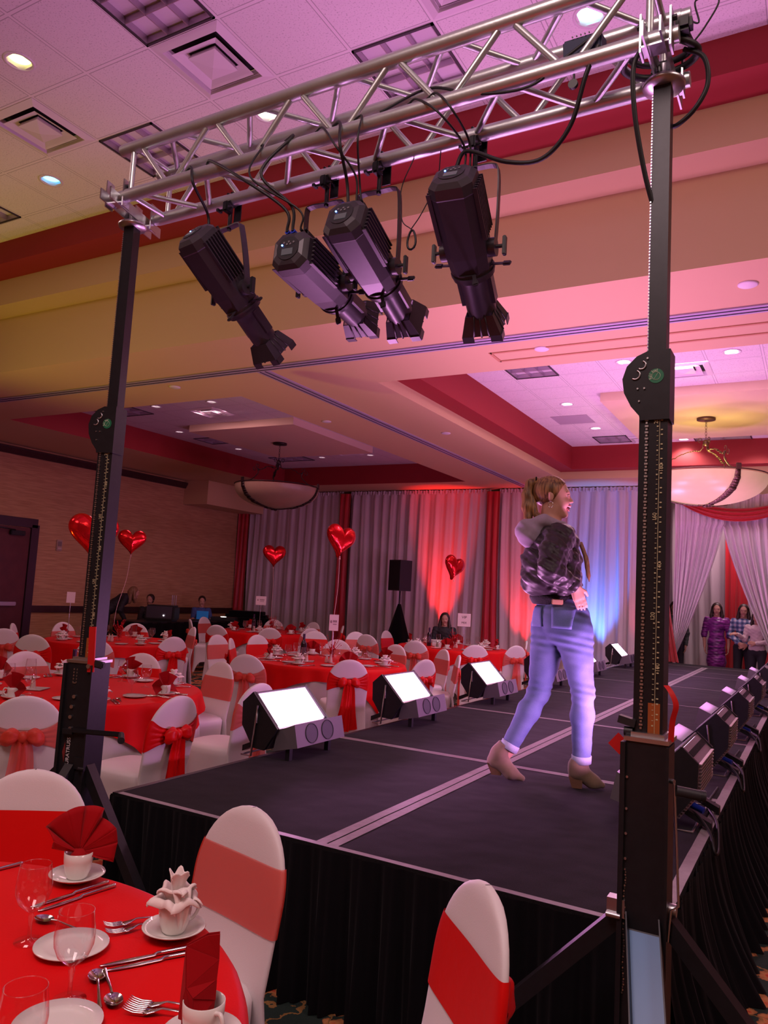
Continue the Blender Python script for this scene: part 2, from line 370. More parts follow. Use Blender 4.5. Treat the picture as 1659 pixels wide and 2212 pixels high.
# ---------------------------------------------------------------- stage
SX0, SX1, SY0, SY1, SZ = -2.92, -.43, 2.66, 15.2, .61
st = thing('stage_platform', 'long black carpeted catwalk stage with taped seams and pleated skirt', 'stage', ((SX0+SX1)/2, SY0, 0))
ox, oy = (SX0+SX1)/2, SY0
MB().box((0, (SY1-SY0)/2, SZ-.03), (SX1-SX0, SY1-SY0, .06)).box((0, (SY1-SY0)/2, .29), (SX1-SX0-.12, SY1-SY0-.12, .5)).build('deck', DECK, st)
def tape(x0, x1, y0, y1):
    mb = MB(); nx = max(2, int((x1-x0)/.12)); ny = max(2, int((y1-y0)/.12))
    def fn(u, v):
        x = x0+(x1-x0)*u; y = y0+(y1-y0)*v; e = .0022*noise.noise(V((x*9, y*9, 3)))
        long_y = (y1-y0) > (x1-x0)
        return V((x-ox+(e if long_y else 0), y-oy+(0 if long_y else e), SZ+.0018+.0008*noise.noise(V((x*20, y*20, 1)))))
    mb.grid(fn, nx, ny); return mb.build('tape_strip', TAPE, st)
for dx in (-.052, .004): tape(-1.715+dx, -1.715+dx+.048, SY0+.03, 14.6)
for y, w, two in ((4.60, .03, 1), (6.63, .026, 1), (8.70, .024, 0), (10.7, .024, 0), (12.6, .024, 0), (13.5, .02, 0), (14.62, .03, 0)):
    tape(SX0+.02, SX1-.04, y-w, y)
    if two: tape(SX0+.02, SX1-.04, y+.004, y+.004+w)
tape(SX0, SX1, SY0, SY0+.032); tape(SX1-.045, SX1, SY0+.03, SY1); 
MB().box(((SX0+.02)-ox, (SY1-SY0)/2, SZ+.001), (.03, SY1-SY0, .002)).build('edge_trim', BLACKM, st)
def skirt(p0, p1, name='skirt', flare=.0):
    p0 = V(p0); p1 = V(p1); L = (p1-p0).length; n = int(L/.013); d = (p1-p0)/L; nr = V((d.y, -d.x, 0))
    def fn(u, v):
        s = u*L; z = (SZ-.012)*(1-v)
        a = .006+.030*v; w = math.sin(s*2*PI/.15+1.3*noise.noise(V((s*2, 0, 0)))*3+.4*v*noise.noise(V((s*5, 2, 0))))+.5*math.sin(s*2*PI/.047+2)
        out = .012+a*w+flare*v*v*(1+.6*noise.noise(V((s*3, 0, 0))))
        p = p0+d*s+nr*out; return V((p.x-ox, p.y-oy, z+.003))
    return MB().grid(fn, n, 9).build(name, BLACKC, st)
skirt((SX0, SY0, 0), (SX1, SY0, 0)); skirt((SX1, SY0, 0), (SX1, SY1, 0), flare=.15); skirt((SX0, SY1, 0), (SX0, SY0, 0))
# ---------------------------------------------------------------- drapes
def satin(name, col, rough=.42):
    m = mat(name, col, rough, spec=.5, sheen=.35); N, L, b = nodes(m)
    geo = N.new('ShaderNodeNewGeometry'); mp = N.new('ShaderNodeMapping'); mp.inputs['Scale'].default_value = (16, 16, .7); L.new(geo.outputs['Position'], mp.inputs['Vector'])
    nz = N.new('ShaderNodeTexNoise'); nz.inputs['Scale'].default_value = 1; nz.inputs['Detail'].default_value = 3; L.new(mp.outputs[0], nz.inputs['Vector'])
    bp = N.new('ShaderNodeBump'); bp.inputs['Strength'].default_value = .5; bp.inputs['Distance'].default_value = .03; L.new(nz.outputs['Fac'], bp.inputs['Height']); L.new(bp.outputs['Normal'], b.inputs['Normal'])
    return m
DR_GREY = satin('silver_satin', (.56, .48, .52)); DR_RED = satin('red_drape_satin', (.50, .008, .02)); DR_WHITE = satin('white_satin', (.72, .62, .68))
def drape(name, x0, x1, y, z0, z1, m, label, group, amp=.07, per=.26, seed=0, narrow=None, puddle=0):
    w = x1-x0; n = int(w/.022)+2; cx = (x0+x1)/2
    def fn(u, v):
        z = z0+(z1-z0)*v; s = u*w
        k = 1.0
        if narrow: k = narrow(v)
        x = x0+s if not narrow else cx+(s-w/2)*k
        ph = 1.6*noise.noise(V((s*1.3, seed, z*.15)))
        a = amp*(1-.55*v)*(.7+.6*noise.noise(V((s*.9, seed+5, 0))))
        o = a*math.sin(2*PI*s/per+ph*3)+.35*a*math.sin(2*PI*s/(per*.43)+ph*5+1+.3*z)
        if v > .965: o *= .35; z += .0
        if puddle and v < .03: o += puddle*(1-v/.03)*-1
        return V((x-cx, o, z))
    mb = MB().grid(fn, n, 26)
    r = thing(name, label, 'curtain', (cx, y, 0), 0, group)
    mb.build('panel', m, r)
    # gathered heading on the rod
    def fh(u, v):
        s = u*w; return V((x0+s-cx, .02*math.sin(s*90)+.012*math.sin(s*47), z1-.03+.09*v+.008*math.sin(s*70)))
    if not narrow: MB().grid(fh, int(w/.012)+2, 3).build('heading', m, r)
    return r
YD = 15.4; ZT = 3.90
G1 = 'silver satin drapes along the far wall'; G2 = 'red satin columns between the silver drapes'
for a, b_, lab in ((-12.75, -9.95, 'silver satin drape in the far left corner behind the banquet tables'),
                   (-9.72, -6.15, 'silver satin drape lit red behind the loudspeaker'),
                   (-5.95, -3.30, 'silver satin drape lit blue behind the woman on the stage')):
    drape('satin_drape', a, b_, YD, .02, ZT, DR_GREY, lab, G1, seed=a)
for a, b_, lab in ((-13.05, -12.72, 'red satin drape column against the tan left wall'),
                   (-9.98, -9.66, 'red satin drape column behind the tallest heart balloon'),
                   (-6.20, -5.90, 'red satin drape column right of the seated dark-haired woman')):
    drape('satin_drape', a, b_, YD-.10, .02, ZT, DR_RED, lab, G2, seed=b_, amp=.06, per=.14, narrow=lambda v: 1+.35*(1-v)**3)
# entrance: parted white panels, red swag, red side falls, back drapes
def tent(side, label):
    # side -1: left panel swept to the left foot, +1: right panel
    cxp = -1.52; top_out = -2.36 if side < 0 else -.40; foot = -2.33 if side < 0 else -.62
    ztop, zpk, zf = 3.78, 3.16, .70
    def fn(u, v):
        z = .62+(ztop-.62)*v
        if z > zpk: xin = cxp+.05*side*(-1)
        else:
            t = (zpk-z)/(zpk-zf); t = min(1, t); xin = cxp+(foot-cxp)*(t**1.25)
        xo = top_out+(foot-.12*(-side)-top_out)*(1-v)**2*.15 if side < 0 else top_out-(.16)*(1-v)
        wfull = abs(xin-xo)
        x = xo+(xin-xo)*u
        g = .22+.78*min(1, wfull/.8)
        a = .045*g+.02*(1-v)
        o = a*math.sin(u*2*PI*8+1.5*noise.noise(V((u*3, side, z*.4))))+.4*a*math.sin(u*2*PI*17+2)
        return V((x, o+.06*side*(1 if z > zpk else 0), z))
    o = MB().grid(fn, 130, 40).build('tied_back_drape', DR_WHITE, loc=(0, YD-.05, 0)); tag(o, label, 'curtain', 'white parted drapes of the entrance')
tent(-1, 'white satin panel swept left in the parted entrance drapes'); tent(1, 'white satin panel swept right in the parted entrance drapes')
def swag():
    def fn(u, v):
        x = -2.55+2.6*u; c = 1-(2*u-1)**2
        zt = 3.86-.36*c; zb = 3.84-.56*c-.03
        z = zb+(zt-zb)*v
        o = -.05-.10*c*math.sin(v*PI)-.025*math.sin(v*2*PI*3.5+u*2)
        return V((x, o, z))
    o = MB().grid(fn, 70, 40).build('swag', DR_RED, loc=(0, YD-.14, 0)); tag(o, 'red satin swag looping across the top of the white entrance drapes', 'curtain')
swag()
def fall(xc, side, label):
    def fn(u, v):
        z = .62+3.1*v; w = .10+.30*(1-v)**2.2+(.10 if v > .8 else 0)
        x = xc+side*(.16*(1-v)**2)+(u-.5)*w
        return V((x, .035*math.sin(u*2*PI*5+.8*v)+.012*math.sin(u*31), z))
    o = MB().grid(fn, 60, 30).build('side_fall', DR_RED, loc=(0, YD-.16, 0)); tag(o, label, 'curtain', 'red side falls of the entrance')
fall(-2.60, 1, 'red satin fall on the left edge of the entrance'); fall(-.47, -1, 'red satin fall on the right edge of the entrance')
drape('satin_drape', -3.35, -2.55, YD+.02, .02, ZT, DR_GREY, 'narrow silver drape behind the right truss tower', G1, seed=3)
drape('backstage_drape', -3.6, -1.62, 17.2, .02, 3.9, DR_GREY, 'grey backstage drape seen behind the woman in purple', 'drapes inside the entrance', seed=8)
drape('backstage_drape', -1.64, -1.22, 17.1, .02, 3.9, DR_RED, 'red backstage drape between the two right-hand women', 'drapes inside the entrance', seed=9, per=.12)
drape('backstage_drape', -1.24, .4, 17.2, .02, 3.9, DR_GREY, 'grey backstage drape at the far right of the entrance', 'drapes inside the entrance', seed=11)
drape('satin_drape', -.45, 3.5, YD+.02, .02, ZT, DR_GREY, 'silver satin drape right of the entrance', G1, seed=13)

# ---------------------------------------------------------------- LED wash lights on the stage
LEDW = mat('led_panel', (.8, .7, .8), .3, emit=(1.0, .60, .92), es=4.5)
LEDD = mat('led_glass_dark', (.1, .08, .1), .1)
HEAT = mat('silver_heatsink', (.55, .50, .55), .35, .8)
GREYF = mat('grey_housing', (.12, .105, .125), .5)
FANM = mat('fan_grille', (.03, .03, .04), .5)
def wash_proto():
    t = thing('wash_light', 'x', 'stage light', (0, 0, 0), 0)
    hw = .255
    body = [(-.12, .30), (-.05, .365), (.135, .175), (.05, .045), (-.03, .05), (-.115, .17)]
    MB().prism(body, 'y', -hw, hw).build('housing', HEAT, t)
    # ribs of the heat sink on the back faces
    r = MB()
    for k in range(9):
        f = k/8; a = V((-.115, 0, .17)).lerp(V((-.12, 0, .30)), f); r.box((a.x-.006, 0, a.z), (.014, 2*hw-.03, .006))
    for k in range(10):
        f = k/9; a = V((-.115, 0, .17)).lerp(V((-.03, 0, .05)), f); r.box((a.x-.004, 0, a.z-.004), (.012, 2*hw-.03, .006))
    for k in range(26):
        r.box((-.085, -hw+.03+k*.018, .3395), (.03, .008, .004), R=Matrix.Rotation(-.75, 3, 'Y'), mat=1)
    r.build('cooling_fins', [HEAT, BLACKP], t)
    for s in (-1, 1):
        ep = [(p[0]*1.06+.004, p[1]*1.03) for p in body]
        MB().prism(ep, 'y', s*hw, s*(hw+.022)).build('end_plate', BLACKM, t)
    # led panel on the slope
    a, b_ = V((-.045, 0, .362)), V((.125, 0, .187)); d = (b_-a); n = V((-d.z, 0, d.x)).normalized(); n = n if n.z > 0 else -n
    p = MB(); q = []
    for s in (-1, 1): q += [a+n*.004+V((0, s*(hw-.012), 0)), b_+n*.004+V((0, s*(hw-.012), 0))]
    p.add([q[0], q[1], q[3], q[2]], [[0, 1, 2, 3]], False); p.build('led_panel', LEDW, t)
    rim = MB()
    for s in (-1, 1): rim.tube([a+n*.006+V((0, s*hw, 0)), b_+n*.006+V((0, s*hw, 0))], .007, 6)
    rim.tube([a+n*.006+V((0, -hw, 0)), a+n*.006+V((0, hw, 0))], .007, 6); rim.build('bezel', GREYF, t)
    # lower driver box with two fan openings
    box = [(.125, .165), (.245, .215), (.275, .085), (.10, .045)]
    MB().prism(box, 'y', -hw+.012, hw+.012).build('driver_box', GREYF, t)
    f = MB(); fc = (V((.245, 0, .215))+V((.275, 0, .085)))/2; fd = V((.275, 0, .085))-V((.245, 0, .215)); fn = V((-fd.z, 0, fd.x)).normalized(); fn = fn if fn.x > 0 else -fn
    up = -fd.normalized()
    for y in (-.085, .085):
        c = fc+V((0, y, 0))+fn*.002
        vs = [c+V((0, math.cos(2*PI*k/24)*.062, 0))+up*(math.sin(2*PI*k/24)*.056) for k in range(24)]; f.add(vs, [list(range(24))], False)
        vs2 = [p_+fn*.002 for p_ in vs]
        f.tube([p_+fn*.001 for p_ in vs], .003, 5, closed=True)
    f.build('fan_grille', FANM, t)
    for y in (-hw+.05, hw-.05):
        MB().box((.19, y, .035), (.03, .03, .07)).build('foot', BLACKM, t)
    # bracket feet at the back and front
    for s in (-1, 1):
        m = MB().prism([(-.17, 0), (-.02, .075), (-.02, .10), (-.17, .035)], 'y', s*(hw-.09)-.03, s*(hw-.09)+.03); m.build('bracket', BLACKM, t)
    y_ = MB().tube([(.0, -hw-.03, .20), (.0, -hw-.03, .30), (-.03, -hw-.03, .005), (-.10, -hw-.03, .005), (-.10, hw+.03, .005), (-.03, hw+.03, .005), (0, hw+.03, .30)], .006, 6)
    y_.build('yoke', STEEL, t)
    pl = MB().tube([(-.05, .02, .07), (-.12, .04, .05)], .016, 10).build('power_plug', BLUEP, t)
    return t
WG = 'LED wash lights along the catwalk edges'
wp = wash_proto()
wl = [(3.98, 'large LED wash light nearest the camera on the left stage edge'), (5.54, 'second LED wash light from the front on the left stage edge'), (7.25, 'third LED wash light from the front on the left stage edge'),
      (9.1, 'LED wash light glowing between the legs of the walking woman'), (11.0, 'LED wash light just right of the walking woman, left stage edge'), (13.1, 'farthest LED wash light on the left stage edge by the blue drape')]
wr = [(4.15, 'LED wash light beside the right truss tower, nearest on the right stage edge'), (5.55, 'second LED wash light from the front on the right stage edge'), (7.1, 'third LED wash light from the front on the right stage edge'),
      (8.8, 'fourth LED wash light from the front on the right stage edge'), (10.6, 'fifth LED wash light from the front on the right stage edge'), (12.4, 'farthest LED wash light on the right stage edge')]
first = True
LP = V((.05, 0, .30)); LN = V((.72, 0, .69))
for lst, x, rz, sgn in ((wl, -2.90, 0, 1), (wr, -.60, PI, -1)):
    for y, lab in lst:
        if first: o = wp; first = False; o.location = (x, y, SZ+.002); o['label'] = lab; o['group'] = WG
        else: o = dup(wp, (x, y, SZ+.002), rz, lab, WG)
        pw = 18 if sgn > 0 else 13.5
        light('wash_beam', 'AREA', (x+sgn*.049, y, SZ+.285), (sgn*.717, 0, .697), pw, (1.0, .36, .92), .46, .19, spread=160)

# cables along the right stage edge
def cable(pts, r, label, m=RUBBER, cat='cable', group=None, n=8, name='cable'):
    base = V(pts[0]); o = MB().tube([p-base for p in spline(pts, n)], r, 7).build(name, m, loc=base); tag(o, label, cat, group); return o
for k, (y, lab) in enumerate(((4.0, 'black cable looping over the stage edge from the nearest right wash light'), (5.4, 'black cable looping over the stage edge from the second right wash light'), (6.95, 'black cable looping over the stage edge from the third right wash light'))):
    cable([(-.53, y, SZ+.07), (-.48, y-.06, SZ+.06), (-.42, y-.16, SZ+.02), (-.395, y-.22, SZ-.04), (-.39, y-.12, SZ-.05), (-.42, y+.1, SZ+.012), (-.50, y+.45, SZ+.008), (-.50, y+.9, SZ+.008)], .007, lab, group='cables of the right wash lights')

# ---------------------------------------------------------------- truss
TY, TZ, TX0, TX1, TH = 2.455, 3.53, -2.83, -.43, .1175
tr_ = thing('box_truss', 'aluminium box truss spanning above the front of the stage', 'truss', (TX0, TY, TZ-TH))
def tl_(x, sy, sz): return V((x-TX0, sy*TH, TH+sz*TH))
for sy in (-1, 1):
    for sz in (-1, 1):
        mb = MB().tube([tl_(TX0-.03, sy, sz), tl_(TX1+.03, sy, sz)], .029, 20)
        mb.tube([tl_(TX0-.05, sy, sz), tl_(TX0-.03, sy, sz)], .026, 16).tube([tl_(TX1+.03, sy, sz), tl_(TX1+.06, sy, sz)], .026, 16)
        mb.build('chord', ALU, tr_)
def brace_face(f, phase):
    n = 5; L = (TX1-TX0-.12)/n
    for k in range(n):
        x0 = TX0+.06+k*L; xm = x0+L/2; x1 = x0+L
        for a, b_ in (((x0+.015, 1), (xm-.02, -1)), ((xm+.02, -1), (x1-.015, 1))):
            p, q = (f(a[0], a[1]*phase), f(b_[0], b_[1]*phase)); MB().tube([p, q], .0125, 10, caps=False).build('brace', ALU, tr_)
brace_face(lambda x, s: tl_(x, -1, s), 1); brace_face(lambda x, s: tl_(x, 1, s), -1)
brace_face(lambda x, s: tl_(x, s, -1), -1); brace_face(lambda x, s: tl_(x, s, 1), 1)
for x in (TX0+.03, TX1-.03):
    for sy in (-1, 1): MB().tube([tl_(x, sy, -1), tl_(x, sy, 1)], .0125, 10, caps=False).build('end_strut', ALU, tr_)
    for sz in (-1, 1): MB().tube([tl_(x, -1, sz), tl_(x, 1, sz)], .0125, 10, caps=False).build('end_strut', ALU, tr_)

# ---------------------------------------------------------------- towers
MARK = mat('pale_marking', (.55, .50, .30), .6); GREEN = mat('green_sticker', (.01, .16, .07), .5); REDTAG = mat('red_webbing', (.55, .01, .01), .5); BLUEF = mat('blue_film', (.09, .22, .44), .35, noise_amt=.12, noise_scale=7)
def text(name, body, size, parent, M, m, extr=.0004):
    cu = bpy.data.curves.new(name, 'FONT'); cu.body = body; cu.size = size; cu.extrude = extr; cu.align_x = 'CENTER'; cu.align_y = 'CENTER'
    tmp = bpy.data.objects.new('tmp', cu); COL.objects.link(tmp); dg = bpy.context.evaluated_depsgraph_get()
    me = bpy.data.meshes.new_from_object(tmp.evaluated_get(dg)); bpy.data.objects.remove(tmp)
    me.materials.clear(); me.materials.append(m); me.transform(M)
    o = bpy.data.objects.new(name, me); COL.objects.link(o)
    if parent: o.parent = parent; CH.setdefault(parent.name, []).append(o)
    return o
def tower(x, y, rz, label, kind):
    """local -y faces the camera"""
    t = thing('lifting_tower', label, 'tower', (x, y, 0), rz)
    w = .115 if kind == 'R' else .13
    bz = 1.24
    # outer base mast: slightly open front channel with rims
    m = MB().box((0, 0, (bz+.10)/2), (w, .13, bz-.10)); m.box((-w/2-.006, -.03, (bz+.1)/2), (.014, .10, bz-.12)).box((w/2+.004, -.03, (bz+.1)/2), (.008, .10, bz-.12))
    m.build('base_mast', BLACKM, t)
    MB().box((0, 0, 1.24), (w+.012, .14, .012)).box((0, 0, 1.252), (w-.02, .10, .012)).build('mast_collar', STEEL, t)
    MB().box((0, .01, 1.24+.54), (.078, .085, 1.10)).box((-.044, .01, 1.78), (.010, .05, 1.09)).build('middle_mast', BLACKM, t)
    MB().box((0, .015, 2.82), (.054, .054, 1.02)).build('upper_mast', BLACKM, t)
    # perforated edge strip of the upper mast, roller chain and height scale of the middle mast
    c = MB()
    for k in range(90): c.box((-.0285, -.006, 2.36+k*.0104), (.004, .016, .005))
    c.build('perforated_strip', STEEL, t)
    c = MB()
    for k in range(100): c.box((-.022, -.036, 1.27+k*.0098), (.006+.004*(k % 2), .006, .006))
    c.build('lifting_chain', STEEL, t)
    s = MB(); s.box((.016, -.034, 1.78), (.0012, .002, 1.06))
    for k in range(70):
        z = 1.28+k*.015; s.box((.010, -.034, z), (.005, .002, .0015 if k % 5 else .004)); 
        if k % 3: s.box((.0225, -.034, z+.004), (.006, .002, .0035))
    s.build('height_scale', MARK, t)
    s = MB().box((.014, -.0335, 1.30), (.034, .0015, .09)).build('warning_label', mat('orange_label', (.35, .09, .02), .5), t)
    for k in range(6):
        text('scale_digit', str(200-k*20), .017, t, Matrix.Translation((.0225 if k % 2 else .006, -.0352, 2.20-k*.15)) @ Matrix.Rotation(PI/2, 4, 'X') @ Matrix.Rotation(PI/2, 4, 'Z'), MARK)
    # pulley head
    hd = [(.045, 2.42), (-.02, 2.42), (-.055, 2.405), (-.085, 2.375), (-.098, 2.335), (-.092, 2.29), (-.07, 2.245), (-.045, 2.215), (-.042, 2.20), (.045, 2.20)]
    h = MB().prism(hd, 'y', -.042, .045).build('pulley_head', BLACKM, t)
    hm = MB()
    for (px, pz, r_) in ((-.040, 2.375, .013), (-.058, 2.345, .014)):
        MB().tube([(px+r_*math.cos(a), -.044, pz+r_*math.sin(a)) for a in np.linspace(-2.2, 1.2, 10)], .0028, 6).build('cable_slot', STEEL, h)
    for (px, pz) in ((-.022, 2.395), (-.03, 2.30), (-.05, 2.30), (-.045, 2.26)): MB().tube([(px, -.042, pz), (px, -.047, pz)], .003, 8).build('bolt', STEEL, h)
    g = MB().tube([(.004, -.042, 2.337), (.004, -.0435, 2.337)], .023, 28); g.build('load_sticker', GREEN, h)
    PM = mat('pale_print', (.5, .6, .45), .6)
    g = MB(); g.tube([(.004+.0125*math.cos(a), -.0442, 2.337+.0125*math.sin(a)) for a in np.linspace(0, 2*PI, 25)[:-1]], .0006, 4, closed=True); g.tube([(-.002, -.0442, 2.327), (.010, -.0442, 2.347)], .0006, 4)
    g.build('sticker_ring', PM, h)
    for k, ch in enumerate('Full load'):
        a = math.radians(205-k*15)
        if ch != ' ': text('sticker_letter', ch, .0125, h, Matrix.Translation((.004+.0175*math.cos(a), -.0442, 2.337+.0175*math.sin(a))) @ Matrix.Rotation(PI/2, 4, 'X') @ Matrix.Rotation(a-PI/2, 4, 'Z'), PM)
    # head of the mast
    MB().tube([(0, .015, 3.29), (0, .015, 3.40)], .021, 16).lathe([(.02, 3.318), (.064, 3.322), (.068, 3.334), (.062, 3.34), (.02, 3.336)], 28, Matrix.Translation((0, .015, 0))).build('top_spigot', STEEL, t)
    # truss carrier: cross channel and brackets gripping the two lower chords
    b_ = MB(); sgn = 1 if kind == 'L' else -1
    for dx in (-.026, .026): b_.box((dx, 0, 3.385), (.006, .42, .05))
    for sy in (-1, 1):
        b_.box((-.045, sy*TH, 3.42), (.006, .055, .13)).box((.045, sy*TH, 3.42), (.006, .055, .13)).box((0, sy*TH, 3.372), (.09, .055, .006))
    b_.build('truss_carrier', STEEL, t)
    b_ = MB()
    for sy in (-1, 1):
        for dx in (-.05, .05): b_.tube([(dx-.01, sy*TH, 3.46), (dx+.01, sy*TH, 3.46)], .009, 6)
        b_.tube([(-.05, sy*TH+.02, 3.36), (-.05, sy*TH+.02, 3.376)], .006, 6)
    b_.build('carrier_bolt', BLACKM, t)
    # base stack and legs
    MB().box((0, 0, .06), (w*1.25, .16, .12)).build('base_block', BLACKM, t)
    legs = {'R': [(-.75, -.10), (.75, -.12), (.20, -.78), (.05, .10)], 'L': [(.62, -.14), (-.7, -.25), (-.06, -.7), (-.35, .12)]}[kind]
    ztop = .74 if kind == 'R' else .78
    for k, (lx, ly) in enumerate(legs):
        if k == 3: continue
        a = V((.06 if lx > .3 else (-.06 if lx < -.3 else 0), -.06 if abs(lx) < .3 else -.03, ztop)); b2 = V((lx, ly, .03))
        if kind == 'R' and k == 2:
            d = (b2-a).normalized(); side = V((1, 0, 0)); n = side.cross(d).normalized()
            m = MB(); hwid = .045
            def leg_box(off_s, off_n, ws, wn):
                vs = []
                for e in (a, b2):
                    for i, j in ((-1, -1), (1, -1), (1, 1), (-1, 1)): vs.append(e+side*(off_s+i*ws/2)+n*(off_n+j*wn/2))
                m.add(vs, [[0, 1, 2, 3], [4, 5, 6, 7], [0, 1, 5, 4], [1, 2, 6, 5], [2, 3, 7, 6], [3, 0, 4, 7]], False)
            nn = n if n.z > 0 else -n
            sg = 1 if (n.z > 0) else -1
            leg_box(-hwid, 0, .004, .05); leg_box(hwid, 0, .004, .05); leg_box(0, -sg*.02, .09, .004)
            lg = m.build('leg', BLACKM, t)
            q = [a+d*.03-side*.042-nn*.017, a+d*.03+side*.042-nn*.017, b2+side*.042-nn*.017, b2-side*.042-nn*.017]
            MB().add(q, [[0, 1, 2, 3]], False).build('blue_inner_face', BLUEF, lg)
        else:
            d = (b2-a); L = d.length; Rm = d.to_track_quat('X', 'Z').to_matrix()
            MB().box((a+b2)/2, (L, .045, .045), R=Rm).build('leg', BLACKM, t)
        MB().lathe([(0, 0), (.045, 0), (.045, .012), (.012, .02), (.012, .035)], 16, Matrix.Translation((lx, ly, 0))).build('levelling_foot', STEEL, t)
    MB().box((-.075 if kind == 'R' else .045, -.055, ztop+.02), (.05, .04, .05)).tube([(-.10 if kind == 'R' else .05, -.08, ztop), (-.06 if kind == 'R' else .08, -.08, ztop)], .008, 8).build('leg_socket', STEEL if kind == 'R' else BLACKM, t)
    # red safety strap and locking tab
    if kind == 'R':
        pts = spline([(.045, -.02, 1.40), (.062, -.03, 1.38), (.075, -.03, 1.345), (.066, -.03, 1.30), (.062, -.03, 1.24)], 6)
        MB().grid(lambda u, v: pts[min(int(u*(len(pts)-1)), len(pts)-1)]+V((.014*(v-.5), .014*(v-.5), 0)), len(pts), 2).build('red_strap', REDTAG, t)
        MB().box((-.085, -.03, 1.215), (.045, .006, .045), R=Matrix.Rotation(.7, 3, 'Y')).build('red_tab', REDTAG, t)
        MB().tube([(-.07, -.03, 1.255), (-.045, -.03, 1.255)], .014, 10).box((-.062, -.03, 1.285), (.05, .03, .022), R=Matrix.Rotation(.2, 3, 'Y')).build('locking_knob', BLACKP, t)
        # winch handle on the right
        MB().tube([(.058, -.05, 1.135), (.078, -.06, 1.135)], .007, 8).tube([(.078, -.06, 1.13), (.088, -.065, .95), (.095, -.065, .80), (.075, -.065, .785), (.068, -.065, .70)], .0035, 8).build('crank_arm', STEEL, t)
        gr = MB().tube([(.085, -.062, 1.112), (.16, -.045, 1.105)], .015, 14)
        for k in range(4): gr.tube([(.145+k*.004, -.0484+k*.0009, 1.1055), (.147+k*.004, -.048+k*.0009, 1.1055)], .0165, 14)
        gr.build('crank_grip', BLACKP, t)
        MB().tube([(.055, -.03, .775), (.085, -.03, .775)], .018, 14).build('winch_drum', STEEL, t)
        ch = MB()
        for k in range(46): ch.box((-.052+.002*math.sin(k*.5), -.068, .87-k*.0075), (.004, .004, .005), R=Matrix.Rotation(k*.8, 3, 'Z'))
        ch.build('steel_cable', STEEL, t)
        rv = MB()
        for z in (1.13, 1.04, .97, .90): rv.tube([(-.052, -.066, z), (-.052, -.07, z)], .004, 8)
        rv.build('rivet', STEEL, t)
    else:
        MB().box((.058, -.075, 1.30), (.034, .006, .20), R=Matrix.Rotation(-.05, 3, 'Y')).build('red_tab', REDTAG, t)
        MB().tube([(.054, -.078, 1.225), (.054, -.086, 1.225)], .010, 12).build('tab_rivet', STEEL, t)
        MB().box((.085, -.06, 1.235), (.07, .03, .03), R=Matrix.Rotation(.15, 3, 'Y'), bev=.006).build('locking_lever', BLACKP, t)
        MB().box((-.02, -.078, .935), (.05, .02, .022)).box((.125, -.08, .943), (.27, .014, .022), R=Matrix.Rotation(-.03, 3, 'Y'), bev=.005).build('crank_arm', BLACKM, t)
        MB().tube([(.252, -.085, .948), (.29, -.14, .935)], [.013, .015], 14).build('crank_grip', BLACKP, t)
        rv = MB()
        for dx, z in ((-.015, 1.085), (-.023, 1.040), (-.025, .995), (-.02, .945)): rv.tube([(dx, -.066, z), (dx, -.072, z)], .0085, 14)
        rv.build('rivet', STEEL, t)
        ch = MB()
        for k in range(5): ch.box((-.028, -.067, 1.205-k*.014), (.005, .004, .008)).box((-.012, -.067, 1.205-k*.014), (.004, .004, .008))
        ch.box((-.022, -.067, 1.145), (.016, .004, .004)); ch.build('latch_marks', STEEL, t)
        WM = mat('white_print', (.75, .72, .75), .5)
        MT = Matrix.Translation((-.022, -.0665, .838)) @ Matrix.Rotation(PI/2, 4, 'X') @ Matrix.Rotation(PI/2, 4, 'Z')
        text('maker_lettering', 'DURATRUSS', .0245, t, MT, WM)
        MB().add([(-.040, -.0662, .885), (-.052, -.0662, .84), (-.040, -.0662, .795), (-.036, -.0662, .84)], [[0, 1, 2, 3]], False).build('maker_diamond', mat('dark_red_print', (.18, .02, .02), .6), t)
    return t
tower(-.435, 2.44, 0, 'black crank-up tower carrying the right end of the truss', 'R')
tower(-2.90, 2.44, .25, 'black crank-up tower carrying the left end of the truss', 'L')

